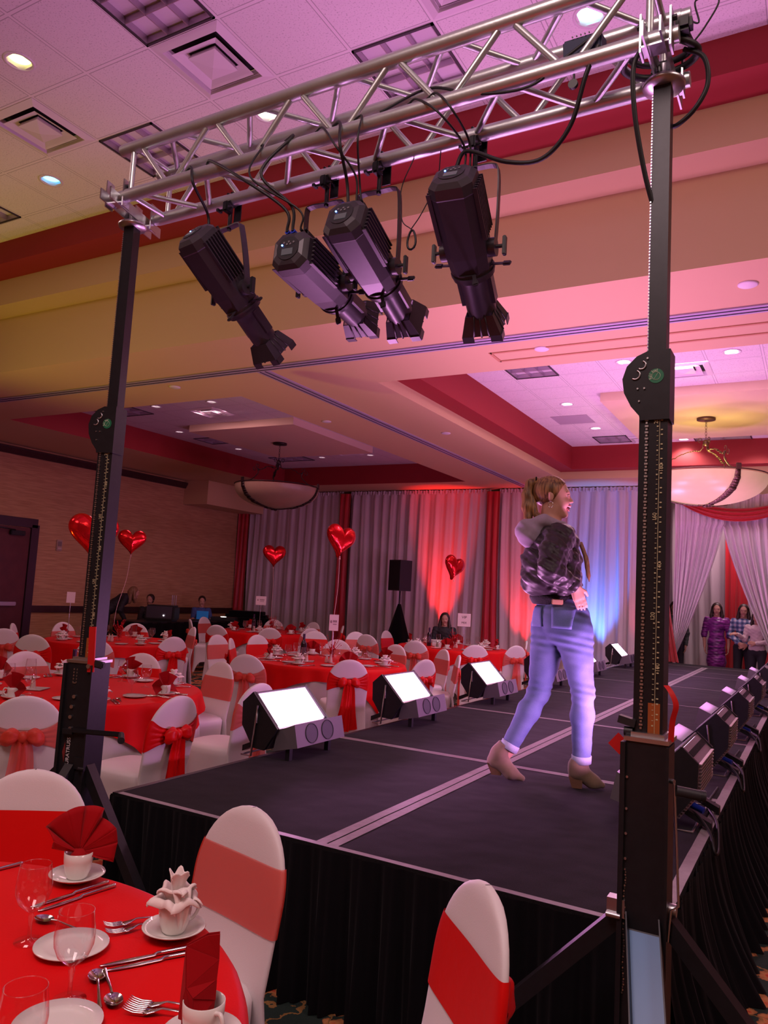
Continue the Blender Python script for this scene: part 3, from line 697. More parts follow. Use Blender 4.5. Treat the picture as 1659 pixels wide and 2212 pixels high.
# ---------------------------------------------------------------- ellipsoidal spotlights
DISP = mat('display_window', (.05, .045, .05), .25, emit=(.5, .45, .5), es=.06); BLED = mat('blue_led', (.05, .1, .8), .4, emit=(.1, .25, 1), es=6)
SPB = mat('spotlight_black', (.045, .038, .048), .36, .2, noise_amt=.15, noise_scale=30)
BTN = mat('grey_buttons', (.16, .15, .17), .4)
def frame_from(d, up=V((0, 0, 1))):
    z = V(d).normalized(); x = up.cross(z).normalized(); y = z.cross(x)   # local z = beam, y = up-ish, x = side
    return Matrix((x, y, z)).transposed()
def spotlight(P, d, clampx, label, side_yaw=0):
    P = V(P); t = thing('spotlight', label, 'spotlight', P)
    t['group'] = 'black profile spotlights hanging from the truss'
    R = frame_from(d).to_4x4()
    def oct_(w, h, c):   # chamfered section
        return [(w-c, h), (w, h-c), (w, -h+c), (w-c, -h), (-w+c, -h), (-w, -h+c), (-w, h-c), (-w+c, h)]
    m = MB(); n = 8
    secs = [(-.285, .050, .050, .028), (-.280, .066, .066, .03), (-.262, .082, .080, .032), (-.225, .086, .084, .034), (-.22, .084, .082, .034), (.02, .080, .078, .034), (.085, .076, .074, .034), (.10, .070, .07, .034)]
    vs = []
    for z, w, h, c in secs: vs += [V((p[0], p[1], z)) for p in oct_(w, h, c)]
    fs = [[k*n+i, k*n+(i+1) % n, (k+1)*n+(i+1) % n, (k+1)*n+i] for k in range(len(secs)-1) for i in range(n)]+[list(range(n)), [(len(secs)-1)*n+i for i in range(n)]]
    m.add(vs, fs, False); m.xf(R); m.build('lamp_housing', SPB, t)
    f = MB()
    for k in range(7):
        f.box((.088, .055-.018*k+.0, -.14), (.016, .005, .20)); f.box((-.088, .055-.018*k, -.14), (.016, .005, .20)); f.box((.055-.018*k, .086, -.14), (.005, .016, .20))
    f.xf(R); f.build('cooling_fins', SPB, t)
    f = MB().box((.03, .108, -.06), (.09, .05, .20), bev=.006); f.xf(R); f.build('power_box', SPB, t)
    # lens tube, gate ring and colour frame holder
    f = MB().tube([(0, 0, .085), (0, 0, .125)], .083, 28); f.tube([(0, 0, .10), (0, 0, .108)], .088, 28); f.xf(R); f.build('gate_ring', SPB, t)
    f = MB().tube([(0, 0, .12), (0, 0, .15), (0, 0, .30)], [.066, .060, .060], 28)
    for s in (-1, 1): f.box((s*.062, 0, .19), (.016, .045, .12))
    f.xf(R); f.build('lens_tube', SPB, t)
    f = MB(); hh = [(-.055, .275), (-.055, .32)]
    a0 = [V((sx*.055, sy*.055, .285)) for sx, sy in ((-1, -1), (1, -1), (1, 1), (-1, 1))]; a1 = [V((sx*.080, sy*.080, .365)) for sx, sy in ((-1, -1), (1, -1), (1, 1), (-1, 1))]; a2 = [V((sx*.080, sy*.080, .395)) for sx, sy in ((-1, -1), (1, -1), (1, 1), (-1, 1))]
    for i in range(4):
        j = (i+1) % 4
        f.add([a0[i], a0[j], a1[j], a1[i]], [[0, 1, 2, 3]], False)
        # notched rim
        mid = (a1[i]+a1[j])/2; e1 = a1[i].lerp(a1[j], .28); e2 = a1[i].lerp(a1[j], .72)
        f.add([a1[i], e1, a2[i].lerp(a2[j], .28), a2[i]], [[0, 1, 2, 3]], False); f.add([e2, a1[j], a2[j], a2[i].lerp(a2[j], .72)], [[0, 1, 2, 3]], False)
        for k in range(3):
            q = a0[i].lerp(a0[j], .3+.2*k); q2 = a1[i].lerp(a1[j], .3+.2*k); f.tube([q, q2], .004, 5)
    fo = f.xf(R).build('colour_frame_holder', SPB, t)
    sm = fo.modifiers.new('thickness', 'SOLIDIFY'); sm.thickness = .004
    f = MB().tube([(0, 0, .296), (0, 0, .30)], .054, 24); f.xf(R); f.build('lens', mat('lens_glass', (.3, .3, .35), .05, .0, coat=1), t)
    # shutter handles
    for (ax, ay) in ((1, .15), (-1, -.1), (-.3, -1), (.25, 1)):
        f = MB(); dv = V((ax, ay, 0)).normalized(); f.box(dv*.105+V((0, 0, .085)), (.05, .014, .004), R=Matrix.Rotation(math.atan2(ay, ax), 3, 'Z')); f.box(dv*.142+V((0, 0, .085)), (.034, .024, .012), R=Matrix.Rotation(math.atan2(ay, ax), 3, 'Z'), bev=.004)
        f.xf(R); f.build('shutter_handle', SPB, t)
    # back plate with display, buttons, led
    f = MB().tube([(0, 0, -.283), (0, 0, -.288)], .050, 28); f.xf(R); bk = f.build('control_panel', BLACKP, t)
    f = MB().box((0, -.016, -.2895), (.05, .026, .002)); f.xf(R); f.build('display', DISP, bk)
    f = MB()
    for (bx, by) in ((.012, .016), (-.004, .016), (-.018, .024), (.004, .026), (.026, .022)): f.tube([(-bx, by, -.288), (-bx, by, -.2905)], .0045, 10)
    f.xf(R); f.build('button', BTN, bk)
    f = MB().tube([(.026, .014, -.288), (.026, .014, -.291)], .0035, 10); f.xf(R); f.build('status_led', BLED, bk)
    # connectors at the top of the back
    for (cx_, bl) in ((.045, 1), (.018, 1), (-.02, 0), (-.04, 0)):
        f = MB().tube([(cx_, .098, -.19), (cx_, .104, -.245)], [.013, .010] if bl else [.008, .006], 10); f.xf(R); f.build('blue_connector' if bl else 'data_connector', BLUEP if bl else BLACKP, t)
    # yoke: from the side pivots up to the clamp on the chord
    pz = .02; sx = R.to_3x3() @ V((1, 0, 0)); sx.z = 0; sx.normalize()
    top = V((clampx, 2.57, 3.41))-P; hang = V((top.x, top.y, top.z-.135))
    m = MB(); w = .105
    pv = (R @ V((0, 0, pz)))
    pts = [pv-sx*w, pv-sx*w+(hang-pv)*.45, hang-sx*(w*.92)-V((0, 0, .03)), hang-sx*(w*.70), hang, hang+sx*(w*.70), hang+sx*(w*.92)-V((0, 0, .03)), pv+sx*w+(hang-pv)*.45, pv+sx*w]
    sy_ = V((0, 0, 1)).cross(sx)
    pts = spline(pts, 4)
    for i in range(len(pts)-1):
        a, b_ = pts[i], pts[i+1]; tdir = (b_-a).normalized(); nn = tdir.cross(sy_).normalized()
        vs = [e+sy_*(j*.016)+nn*(k*.0025) for e in (a, b_) for j, k in ((-1, -1), (1, -1), (1, 1), (-1, 1))]
        m.add(vs, [[0, 1, 2, 3], [4, 5, 6, 7], [0, 1, 5, 4], [1, 2, 6, 5], [2, 3, 7, 6], [3, 0, 4, 7]], False)
    m.build('yoke', SPB, t)
    for s in (-1, 1):
        f = MB().tube([pv+sx*s*(w-.03), pv+sx*s*(w+.004)], .036, 20); f.build('pivot_disc', SPB, t)
        f = MB().tube([pv+sx*s*(w), pv+sx*s*(w+.03)], .008, 8); f.box(pv+sx*s*(w+.036), (.014, .024, .075), R=sx.to_track_quat('X', 'Z').to_matrix(), bev=.003); f.build('tilt_knob', BLACKP, t)
    # clamp
    m = MB().tube([hang+V((0, 0, -.012)), hang+V((0, 0, .07))], .010, 10)
    m.box(top+V((0, -.02, -.045)), (.03, .05, .05), bev=.006)
    arc = [top+V((0, .031*math.cos(a), .031*math.sin(a))) for a in np.linspace(math.radians(-150), math.radians(120), 14)]
    for i in range(len(arc)-1):
        m.tube([arc[i]-V((.012, 0, 0)), arc[i+1]-V((.012, 0, 0))], .006, 6); m.tube([arc[i]+V((.012, 0, 0)), arc[i+1]+V((.012, 0, 0))], .006, 6)
    m.box(top+V((.012, .036, -.045)), (.04, .006, .09)); m.tube([top+V((-.05, -.02, -.05)), top+V((.03, -.02, -.05))], .006, 8); m.box(top+V((-.052, -.02, -.05)), (.012, .03, .012))
    m.build('clamp', BLACKM, t)
    return t
SP = [((-2.35, 2.57, 2.98), (.144, .775, -.616), -2.384, 'black profile spotlight hanging nearest the left end of the truss'),
      ((-1.825, 2.57, 2.919), (-.059, .992, -.107), -1.84, 'black profile spotlight second from the left, partly behind its neighbour'),
      ((-1.587, 2.57, 2.955), (-.045, .941, -.336), -1.578, 'black profile spotlight third from the left, overlapping its neighbour'),
      ((-1.165, 2.57, 2.968), (-.097, .806, -.583), -1.149, 'black profile spotlight hanging nearest the right tower')]
for a in SP: spotlight(*a)
CG = 'black cables draped from the truss to the spotlights'
def sp_conn(k, cx_): P, d = V(SP[k][0]), SP[k][1]; return P+frame_from(d) @ V((cx_, .104, -.245))
def tp(x, sy=-1): return V((x, TY+sy*TH, TZ-TH))
cl = [(sp_conn(0, .018), -2.40, 'black cable from the leftmost spotlight up to the truss'), (sp_conn(1, .045), -2.28, 'long black cable slanting from the left truss chord to the second spotlight'), (sp_conn(1, .018), -1.85, 'black cable bowing left above the second spotlight'),
      (sp_conn(1, -.02), -2.0, 'thin black data cable feeding the second spotlight'), (sp_conn(2, .018), -1.62, 'black cable arching to the blue plug of the third spotlight'), (sp_conn(2, -.02), -1.70, 'thin black data cable arching into the third spotlight'),
      (sp_conn(2, -.04), -1.52, 'second thin data cable of the third spotlight'), (sp_conn(3, -.02), -1.28, 'thin black data cable curving down to the rightmost spotlight'), (sp_conn(3, -.04), -1.20, 'second thin data cable of the rightmost spotlight')]
for k, (e, x, lab) in enumerate(cl):
    s = tp(x); up = V((0, 0, .12+.02*(k % 3)))
    bow = V((-.10 if k in (2, 3) else .03, -.04, 0))
    cable([s+V((-.05, .0, .035)), s+V((0, -.02, .03)), (s+e)/2+bow+V((0, -.05, .04)), e+up*.6+V((0, -.02, 0)), e], .0065 if k in (0, 1, 2, 4) else .0042, lab, group=CG)
e = sp_conn(3, .018)
cable([(-.62, TY-TH-.005, 3.45), (-.66, TY-.12, 3.36), (-.72, TY-.08, 3.22), (-.82, TY-.06, 3.14), (-.95, TY-.06, 3.16), e+V((.05, -.01, .06)), e], .008, 'thick black cable swinging from the truss down to the rightmost spotlight')
cable([(-1.45, TY-TH, 3.45), (-1.25, TY-.10, 3.50), (-1.05, TY-.13, 3.40), (-.85, TY-.13, 3.37), (-.72, TY-.12, 3.45), (-.62, TY-.12, 3.50)], .0055, 'black cable sagging beneath the near lower chord of the truss')
cable([(-.47, TY-.13, 3.40), (-.50, TY-.15, 3.32), (-.50, TY-.12, 3.18), (-.48, TY-.06, 3.02), (-.455, TY-.01, 2.90), (-.435, TY+.05, 2.80)], .008, 'black cable dropping from the truss beside the right tower head')
cable([(-.38, TY, 3.56), (-.33, TY, 3.52), (-.34, TY, 3.60), (-.27, TY, 3.58), (-.31, TY, 3.50), (-.36, TY, 3.44)], .003, 'thin wire curling off the right end of the truss')
cable([(-.37, TY-.03, 3.42), (-.31, TY-.02, 3.38), (-.30, TY, 3.30), (-.34, TY+.01, 3.23), (-.40, TY+.03, 3.20), (-.43, TY+.07, 3.24)], .008, 'black cable loop hanging right of the tower head')
o = MB().tube(spline([(-.52, TY-.1, 3.42), (-.56, TY-.02, 3.41), (-.5, TY+.08, 3.43), (-.38, TY+.08, 3.44), (-.33, TY-.02, 3.42), (-.42, TY-.12, 3.43)], 6), .012, 8).tube(spline([(-.50, TY-.09, 3.45), (-.54, TY, 3.45), (-.46, TY+.07, 3.46), (-.36, TY+.04, 3.46), (-.36, TY-.08, 3.45)], 6), .011, 8).box((-.36, TY-.09, 3.455), (.05, .05, .05), bev=.01).build('cable_bundle', RUBBER)
tag(o, 'coiled black cable bundle with taped plugs at the right truss end', 'cable')
# safety cable with snap hook
o = thing('safety_cable', 'thin black safety cable with snap hook hanging between spotlights three and four', 'cable', (-1.40, 2.57, 3.08))
MB().tube([V(p)-V((-1.40, 2.57, 3.08)) for p in spline([(-1.42, 2.57, 3.385), (-1.46, 2.55, 3.25), (-1.45, 2.55, 3.12), (-1.405, 2.55, 3.07)], 6)], .0022, 6).tube([V(p)-V((-1.40, 2.57, 3.08)) for p in spline([(-1.30, 2.57, 3.385), (-1.30, 2.55, 3.25), (-1.36, 2.55, 3.13), (-1.405, 2.55, 3.07)], 6)], .0022, 6).build('steel_rope', RUBBER, o)
MB().tube([V((.018*math.cos(a)*(1-.3*math.sin(a)), -.02, -.055+.04*math.sin(a))) for a in np.linspace(0, 2*PI, 21)[:-1]], .0045, 8, closed=True).build('snap_hook', BLACKM, o)
# wireless receiver clipped on the truss
o = thing('wireless_receiver', 'small navy receiver box on the truss near the right tower', 'electronics', (-.68, TY-.07, 3.455), 0)
MB().box((0, 0, .035), (.13, .08, .06), R=Matrix.Rotation(.25, 3, 'X'), bev=.006).build('case', mat('navy_case', (.02, .03, .09), .5), o)
mm = MB()
for k in range(5): mm.tube([(-.03+k*.014, -.045, .058), (-.03+k*.014, -.049, .058)], .0025, 8)
mm.build('led_row', BTN, o)
o = thing('spanset_tag', 'small round black cable tag clipped under the truss near the right end', 'tag', (-.70, TY-.12, 3.335))
MB().tube([(0, 0, 0), (0, -.012, 0)], .016, 16).build('disc', BLACKP, o); MB().tube([(0, 0, .014), (0, 0, .04)], .004, 8).build('tie', BLACKP, o)
# ---------------------------------------------------------------- ceiling fittings
LOUV = mat('louvre_metal', (.55, .48, .55), .3, .7); TUBEG = mat('diffuser_plate', (.72, .66, .70), .5); FRAMED = mat('dark_frame', (.05, .04, .05), .5)
GRILLE = mat('white_grille', (.74, .68, .72), .5); HOLE = mat('dark_duct', (.02, .015, .02), .8)
def troffer(cx, cy, z, lx, ly, label, group, nx=3, ny=3):
    HOLES.append((cx, cy, lx/2-.012, ly/2-.012, z)); t = thing('louvred_ceiling_light', label, 'ceiling light', (cx, cy, z), 0, group)
    m = MB()
    for s in (-1, 1): m.box((s*(lx/2-.008), 0, -.006), (.016, ly, .012)).box((0, s*(ly/2-.008), -.006), (lx, .016, .012))
    m.build('frame', FRAMED, t)
    m = MB().box((0, 0, .05), (lx-.02, ly-.02, .004)); m.build('reflector', TUBEG, t)
    m = MB()
    for i in range(nx+1):
        x = -lx/2+.02+(lx-.04)*i/nx; m.grid(lambda u, v, x=x: V((x+.018*math.sin(PI*v)**0*(v-.5)*0, -ly/2+ly*u, -.004+.05*v)), 2, 2, smooth=False)
    for j in range(ny+1):
        y = -ly/2+.02+(ly-.04)*j/ny; m.grid(lambda u, v, y=y: V((-lx/2+lx*u, y, -.004+.05*v)), 2, 2, smooth=False)
    o = m.build('louvre', LOUV, t); sm = o.modifiers.new('thickness', 'SOLIDIFY'); sm.thickness = .006
    return t
def vent(cx, cy, z, s, label, group='square ceiling air diffusers'):
    HOLES.append((cx, cy, s/2*.76, s/2*.76, z)); t = thing('air_diffuser', label, 'vent', (cx, cy, z), 0, group)
    m = MB(); q = s/2
    def ring(a, za, b, zb):
        p = [V((sx*a, sy*a, za)) for sx, sy in ((-1, -1), (1, -1), (1, 1), (-1, 1))]; r = [V((sx*b, sy*b, zb)) for sx, sy in ((-1, -1), (1, -1), (1, 1), (-1, 1))]
        for i in range(4): j = (i+1) % 4; m.add([p[i], p[j], r[j], r[i]], [[0, 1, 2, 3]], False)
    ring(q, -.003, q*.80, -.022); ring(q*.80, -.022, q*.72, .03)
    m.build('outer_cone', GRILLE, t); m = MB(); ring(q*.60, -.012, q*.40, .02); ring(q*.60, -.012, q*.66, -.02); m.build('middle_cone', GRILLE, t)
    m = MB(); ring(q*.40, -.02, 0.001, -.045); ring(q*.40, -.02, q*.34, .02); m.build('centre_cone', GRILLE, t)
    MB().box((0, 0, .045), (s*.75, s*.75, .004)).build('duct', HOLE, t); return t
def downlight(cx, cy, z, label, lit=None, r=.085, group='round ceiling downlights', pw=0, spot=80):
    HOLES.append((cx, cy, r*.84, r*.84, z)); t = thing('downlight', label, 'ceiling light', (cx, cy, z), 0, group)
    MB().lathe([(r*1.25, -.001), (r*1.22, -.008), (r, -.006), (r*.9, .045)], 28).build('trim_ring', GRILLE, t)
    col, es = lit if lit else ((1, .8, .85), .25)
    m = mat('downlight_lens', (.7, .7, .7), .3, emit=col, es=es)
    MB().tube([(0, 0, .03), (0, 0, .034)], r*.9 if lit else r*.8, 24).build('lens', m, t)
    if pw: light('downlight_beam', 'SPOT', (cx, cy, z-.02), (0, 0, -1), pw, col, .05, spot=spot, blend=.6)
    return t
zt = ZTN
TG = 'louvred ceiling lights in the coffers'
def cell(i, j, w=1, h=1): return (-3.93+.615*(i+w/2), 3.925+.615*(j+h/2))
x, y = cell(0, -3, 1, 2); troffer(x, y, zt, .60, 1.21, 'louvred light panel in the pink ceiling at the top left edge', TG, 3, 6)
x, y = cell(2, 0); troffer(x, y, zt, .60, .60, 'louvred light panel behind the truss above the right-hand spotlights', TG)
x, y = cell(-2, 0); troffer(x, y, zt, .60, .60, 'louvred light panel behind the left end of the truss', TG)
x, y = cell(-6, 0); troffer(x, y, zt, .60, .60, 'louvred light panel cut by the left picture edge above the tower', TG)
x, y = cell(0, -1); vent(x, y, zt, .60, 'large square air diffuser above the truss, nearest the camera')
x, y = cell(-3, -1); vent(x, y, zt, .60, 'square air diffuser near the upper left corner')
x, y = cell(3, -1); vent(x, y, zt, .60, 'square air diffuser cut by the top edge of the view')
downlight(-4.886, 3.018, zt, 'yellowish lit downlight at the upper left corner', ((.95, .95, .30), 2.4))
downlight(-6.098, 4.189, zt, 'cyan lit downlight left of the truss end', ((.12, .60, .95), 2.6))
downlight(-3.646, 4.244, zt, 'greenish white downlight glowing behind the truss', ((.95, 1, .75), 3.2))
downlight(-1.20, 4.30, zt, 'bright cyan-white downlight above the right end of the truss', ((.5, .95, 1), 3.5))
zr = ZTR
for x, y, lab, es in ((-2.03, 9.20, 'lit downlight in the right coffer just left of the right tower', 9), (-.84, 9.21, 'lit downlight in the right coffer right of the tower mast', 9), (-3.235, 10.97, 'lit downlight in the right coffer above the red riser', 8), (-3.232, 12.66, 'lit downlight in the right coffer above the woman', 9),
                      (-2.02, 13.9, 'small lit downlight left of the hanging bowl lamp', 8), (-2.02, 12.66, 'lit downlight hidden partly by the chandelier arm', 9), (-.85, 13.6, 'lit downlight at the far right of the right coffer', 8), (-.85, 10.97, 'lit downlight in the right coffer at the right picture edge', 8)):
    downlight(x, y, zr, lab, ((1, 1, .95), es), pw=14 if y < 12 else 30, spot=125)
troffer(-3.20, 9.2, zr, .58, .56, 'unlit louvred panel at the near edge of the right coffer', TG, 3, 2)
troffer(-3.17, 13.6, zr, .58, .56, 'dark louvred panel at the far end of the right coffer', TG, 3, 2)
vent(-1.42, 9.77, zr, .60, 'wide air diffuser in the right coffer right of the tower')
vent(-2.62, 13.75, zr, .56, 'small air diffuser at the far end of the right coffer')
t = troffer(-1.40, 13.9, zr, .9, .5, 'bluish lit panel behind the chandelier in the right coffer', TG, 2, 2)
tag(MB().box((0, 0, 0), (.58, .56, .006)).build('ceiling_tile', mat('grey_tile', (.45, .38, .45), .8), loc=(-3.42, 11.95, zr-.004)), 'greyer replacement ceiling tile in the right coffer', 'ceiling tile')
zl = ZTL
for x, y, lab in ((-9.31, 8.67, 'dim downlight in the left coffer right of the left mast'), (-8.16, 8.71, 'dim downlight in the left coffer by the air diffuser'), (-10.44, 10.35, 'dim downlight in the left coffer by the maroon riser'), (-10.45, 12.06, 'dim downlight left of the left chandelier arms'), (-8.0, 13.3, 'dim downlight at the far right of the left coffer'), (-9.2, 13.3, 'dim downlight at the far end of the left coffer')):
    downlight(x, y, zl, lab, ((1, .85, .8), 2.2), r=.07)
vent(-8.67, 9.25, zl, .58, 'dark air diffuser in the left coffer'); vent(-8.35, 12.9, zl, .58, 'dark air diffuser at the far end of the left coffer')
troffer(-10.34, 11.2, zl, .58, .56, 'dark louvred panel in the left coffer beside the raised square', TG, 2, 2); troffer(-10.0, 13.3, zl, .9, .5, 'dark louvred panel behind the left chandelier', TG, 3, 2); troffer(-10.2, 8.8, zl, .9, .5, 'louvred panel crossing behind the left mast', TG, 3, 2)
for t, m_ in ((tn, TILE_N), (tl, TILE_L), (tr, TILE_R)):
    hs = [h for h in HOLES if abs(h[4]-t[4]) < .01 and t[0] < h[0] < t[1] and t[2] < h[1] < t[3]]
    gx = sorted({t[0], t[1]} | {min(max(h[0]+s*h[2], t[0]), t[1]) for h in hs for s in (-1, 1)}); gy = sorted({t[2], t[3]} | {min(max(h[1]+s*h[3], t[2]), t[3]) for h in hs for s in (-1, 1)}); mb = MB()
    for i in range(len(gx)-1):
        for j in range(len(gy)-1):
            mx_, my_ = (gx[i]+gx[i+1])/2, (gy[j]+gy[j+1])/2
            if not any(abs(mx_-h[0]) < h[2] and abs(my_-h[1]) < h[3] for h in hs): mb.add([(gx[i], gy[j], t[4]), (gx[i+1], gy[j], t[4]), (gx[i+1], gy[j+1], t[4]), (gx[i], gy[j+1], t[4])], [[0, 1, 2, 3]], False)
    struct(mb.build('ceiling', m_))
# flat square canopies holding the bowl lamps
struct(MB().box((-8.65, 11.25, zl-.06), (2.3, 2.6, .12)).build('trim_7', PAINT_CREAM)); struct(MB().box((-1.42, 11.9, zr-.06), (2.42, 2.8, .12)).build('trim_8', PAINT_CREAM))
for x, y, lab in ((-2.25, 6.75, 'round white ceiling cap right of the spotlights on the soffit'), (-.43, 5.86, 'round white ceiling cap right of the right tower mast'), (-6.85, 6.65, 'round ceiling cap on the soffit near the left mast'), (-6.05, 8.8, 'round ceiling cap between the soffit track and the left coffer'), (-4.72, 9.95, 'round ceiling cap on the soffit above the heart balloons')):
    tag(MB().lathe([(.0, -.012), (.06, -.012), (.07, -.006), (.07, 0)], 24).build('ceiling_cap', GRILLE, loc=(x, y, ZS-.001)), lab, 'ceiling cap', 'round caps on the soffit')
# ---------------------------------------------------------------- bowl chandeliers
def alabaster(name, es):
    q = .34 if es < .1 else .62  # dimness of the unlit bowl is put into a darker base colour
    m = mat(name, (.5, .4, .3), .35); N, L, b = nodes(m)
    tc = N.new('ShaderNodeTexCoord'); nz = N.new('ShaderNodeTexNoise'); nz.inputs['Scale'].default_value = 1.6; nz.inputs['Detail'].default_value = 5; nz.inputs['Distortion'].default_value = 1.5; L.new(tc.outputs['Object'], nz.inputs['Vector'])
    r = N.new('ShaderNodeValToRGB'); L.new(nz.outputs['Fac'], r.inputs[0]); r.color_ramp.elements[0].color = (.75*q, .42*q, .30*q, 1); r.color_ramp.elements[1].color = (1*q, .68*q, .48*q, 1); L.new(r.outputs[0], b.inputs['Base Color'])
    b.inputs['Emission Color'].default_value = (1, .66, .42, 1); b.inputs['Emission Strength'].default_value = es; return m
IRON = mat('dark_iron', (.035, .02, .02), .45, .6); BRONZE = mat('bronze_iron', (.16, .09, .07), .4, .7)
def chandelier(x, y, zc, zrim, R, label, es, m, rot):
    t = thing('bowl_chandelier', label, 'chandelier', (x, y, zrim), rot, None)
    MB().lathe([(0, zc-zrim), (.13, zc-zrim), (.13, zc-zrim-.03), (0, zc-zrim-.035)], 28).build('ceiling_rose', m, t)
    hz = zc-zrim
    c = MB()
    for k in range(7):
        z0 = hz-.05-k*.045; c.tube([(.012*math.cos(a)*(1 if k % 2 else .2), .012*math.cos(a)*(.2 if k % 2 else 1), z0+.026*math.sin(a)) for a in np.linspace(0, 2*PI, 11)[:-1]], .0035, 5, closed=True)
    c.build('chain', m, t)
    zh = hz-.36; MB().lathe([(0, zh+.04), (.03, zh+.03), (.045, zh), (.03, zh-.05), (0, zh-.06)], 14).build('hub', m, t)
    n = 10
    MB().grid(lambda u, v: V((R*math.sin(v*PI/2*.98)*math.cos(2*PI*u), R*math.sin(v*PI/2*.98)*math.sin(2*PI*u), -.42*math.cos(v*PI/2*.98)**.85)), 48, 16, True).build('bowl', alabaster('alabaster', es), t)
    rm = MB().tube([(R*math.cos(a), R*math.sin(a), .0) for a in np.linspace(0, 2*PI, 65)[:-1]], .010, 6, closed=True); rm.build('rim_band', m, t)
    for k in range(3):
        a = 2*PI*k/3; ca, sa = math.cos(a), math.sin(a)
        # outer strap under the bowl
        pts = [V(((R+.012)*math.sin(v)*ca, (R+.012)*math.sin(v)*sa, -.432*math.cos(v)**.85)) for v in np.linspace(.02, PI/2*.985, 18)]
        sd = V((-sa, ca, 0)); s = MB()
        for i in range(len(pts)-1):
            wa, wb = (.035+.02*math.sin(PI*i/17), .035+.02*math.sin(PI*(i+1)/17)); s.add([pts[i]-sd*wa, pts[i]+sd*wa, pts[i+1]+sd*wb, pts[i+1]-sd*wb], [[0, 1, 2, 3]], True)
        o = s.build('strap', m, t); o.modifiers.new('thickness', 'SOLIDIFY').thickness = .01
        MB().box(((R+.02)*ca, (R+.02)*sa, .02), (.03, .07, .09), R=Matrix.Rotation(a, 3, 'Z'), bev=.006).build('strap_clip', m, t)
        # scrolled arms from hub to rim
        arm = [V((.03, 0, zh)), V((.07, 0, zh-.12)), V((R*.30, 0, .42*hz)), V((R*.55, 0, .30*hz)), V((R*.62, 0, .33*hz))]
        arm = spline(arm, 6); arm = [V((p.x*ca-p.y*sa, p.x*sa+p.y*ca, p.z)) for p in arm]
        w = MB()
        for i in range(len(arm)-1): w.add([arm[i]-sd*.018, arm[i]+sd*.018, arm[i+1]+sd*.018, arm[i+1]-sd*.018], [[0, 1, 2, 3]], True)
        o = w.build('arm', m, t); o.modifiers.new('thickness', 'SOLIDIFY').thickness = .008
        low = spline([V((R*.62, 0, .33*hz)), V((R*.60, 0, .22*hz)), V((R*.78, 0, .06*hz)), V((R, 0, .0))], 6); low = [V((p.x*ca, p.x*sa, p.z)) for p in low]
        MB().tube(low, .009, 6).build('arm', m, t)
        for (cx_, cz_, rr, s_) in ((R*.62, .33*hz+.045, .045, 1), (.075, zh+.035, .04, 1), (R*.70, .30*hz, .04, -1)):
            sp = [V((cx_+rr*(1-q/14*.7)*math.cos(PI/2*s_*-1+q*.45*s_), 0, cz_+rr*(1-q/14*.7)*math.sin(PI/2*s_*-1+q*.45*s_))) for q in range(14)]
            MB().tube([V((p.x*ca, p.x*sa, p.z)) for p in sp], .006, 5).build('scroll', m, t)
    MB().lathe([(0, -.46), (.03, -.45), (.035, -.43), (0, -.42)], 14).build('finial', m, t)
    return t
chandelier(-8.75, 11.25, zl-.12, 3.46, .78, 'dark unlit bowl chandelier hanging in the left coffer', .004, IRON, .3)
chandelier(-1.42, 11.9, zr-.12, 3.56, .84, 'glowing alabaster bowl chandelier hanging in the right coffer', .16, BRONZE, -.95)
light('lamp_glow', 'POINT', (-1.42, 11.9, 3.72), (0, 0, 1), 12, (1, .85, .25), .1)

# ---------------------------------------------------------------- tables
TABLES = [  # key, x, y, name used in labels
    ('N', -1.74, .74, 'foreground table'), ('M', -5.03, 4.15, 'table behind the left tower'), ('C', -5.17, 7.9, 'middle table before the loudspeaker'),
    ('W', -8.43, 7.5, 'wall-side table'), ('F', -9.08, 11.75, 'far left table'), ('V', -5.42, 12.1, 'far right table')]
TR = .915
def cloth(r, zt_, drop, nf, amp, sq=False, seed=0, m=None):
    mb = MB(); na = 144
    def edge_drop(a):
        if not sq: return drop
        c = max(abs(math.cos(a-.5)), abs(math.sin(a-.5))); return min(.66, 1.06/c-r) if c > 0 else drop
    vs = [V((0, 0, zt_))]; rings = [(.25, 0), (.5, 0), (.75, 0), (.93, 0), (.985, 0), (1.0, -.006)]
    fs = []
    for k, (rr, dz) in enumerate(rings):
        for j in range(na): a = 2*PI*j/na; vs.append(V((r*rr*math.cos(a), r*rr*math.sin(a), zt_+dz)))
    nd = 9
    for k in range(1, nd+1):
        f = k/nd
        for j in range(na):
            a = 2*PI*j/na; dr = edge_drop(a); w = amp*f*(math.sin(nf*a+2.2*noise.noise(V((math.cos(a)*2, math.sin(a)*2, seed)))) + .5*math.sin(nf*1.7*a+seed))
            rad = r+.008+w+.03*f; vs.append(V((rad*math.cos(a), rad*math.sin(a), zt_-.008-dr*f)))
    nr = len(rings)+nd
    fs += [[0, 1+j, 1+(j+1) % na] for j in range(na)]
    for k in range(nr-1):
        for j in range(na): fs.append([1+k*na+j, 1+(k+1)*na+j, 1+(k+1)*na+(j+1) % na, 1+k*na+(j+1) % na])
    return mb.add(vs, fs, True)
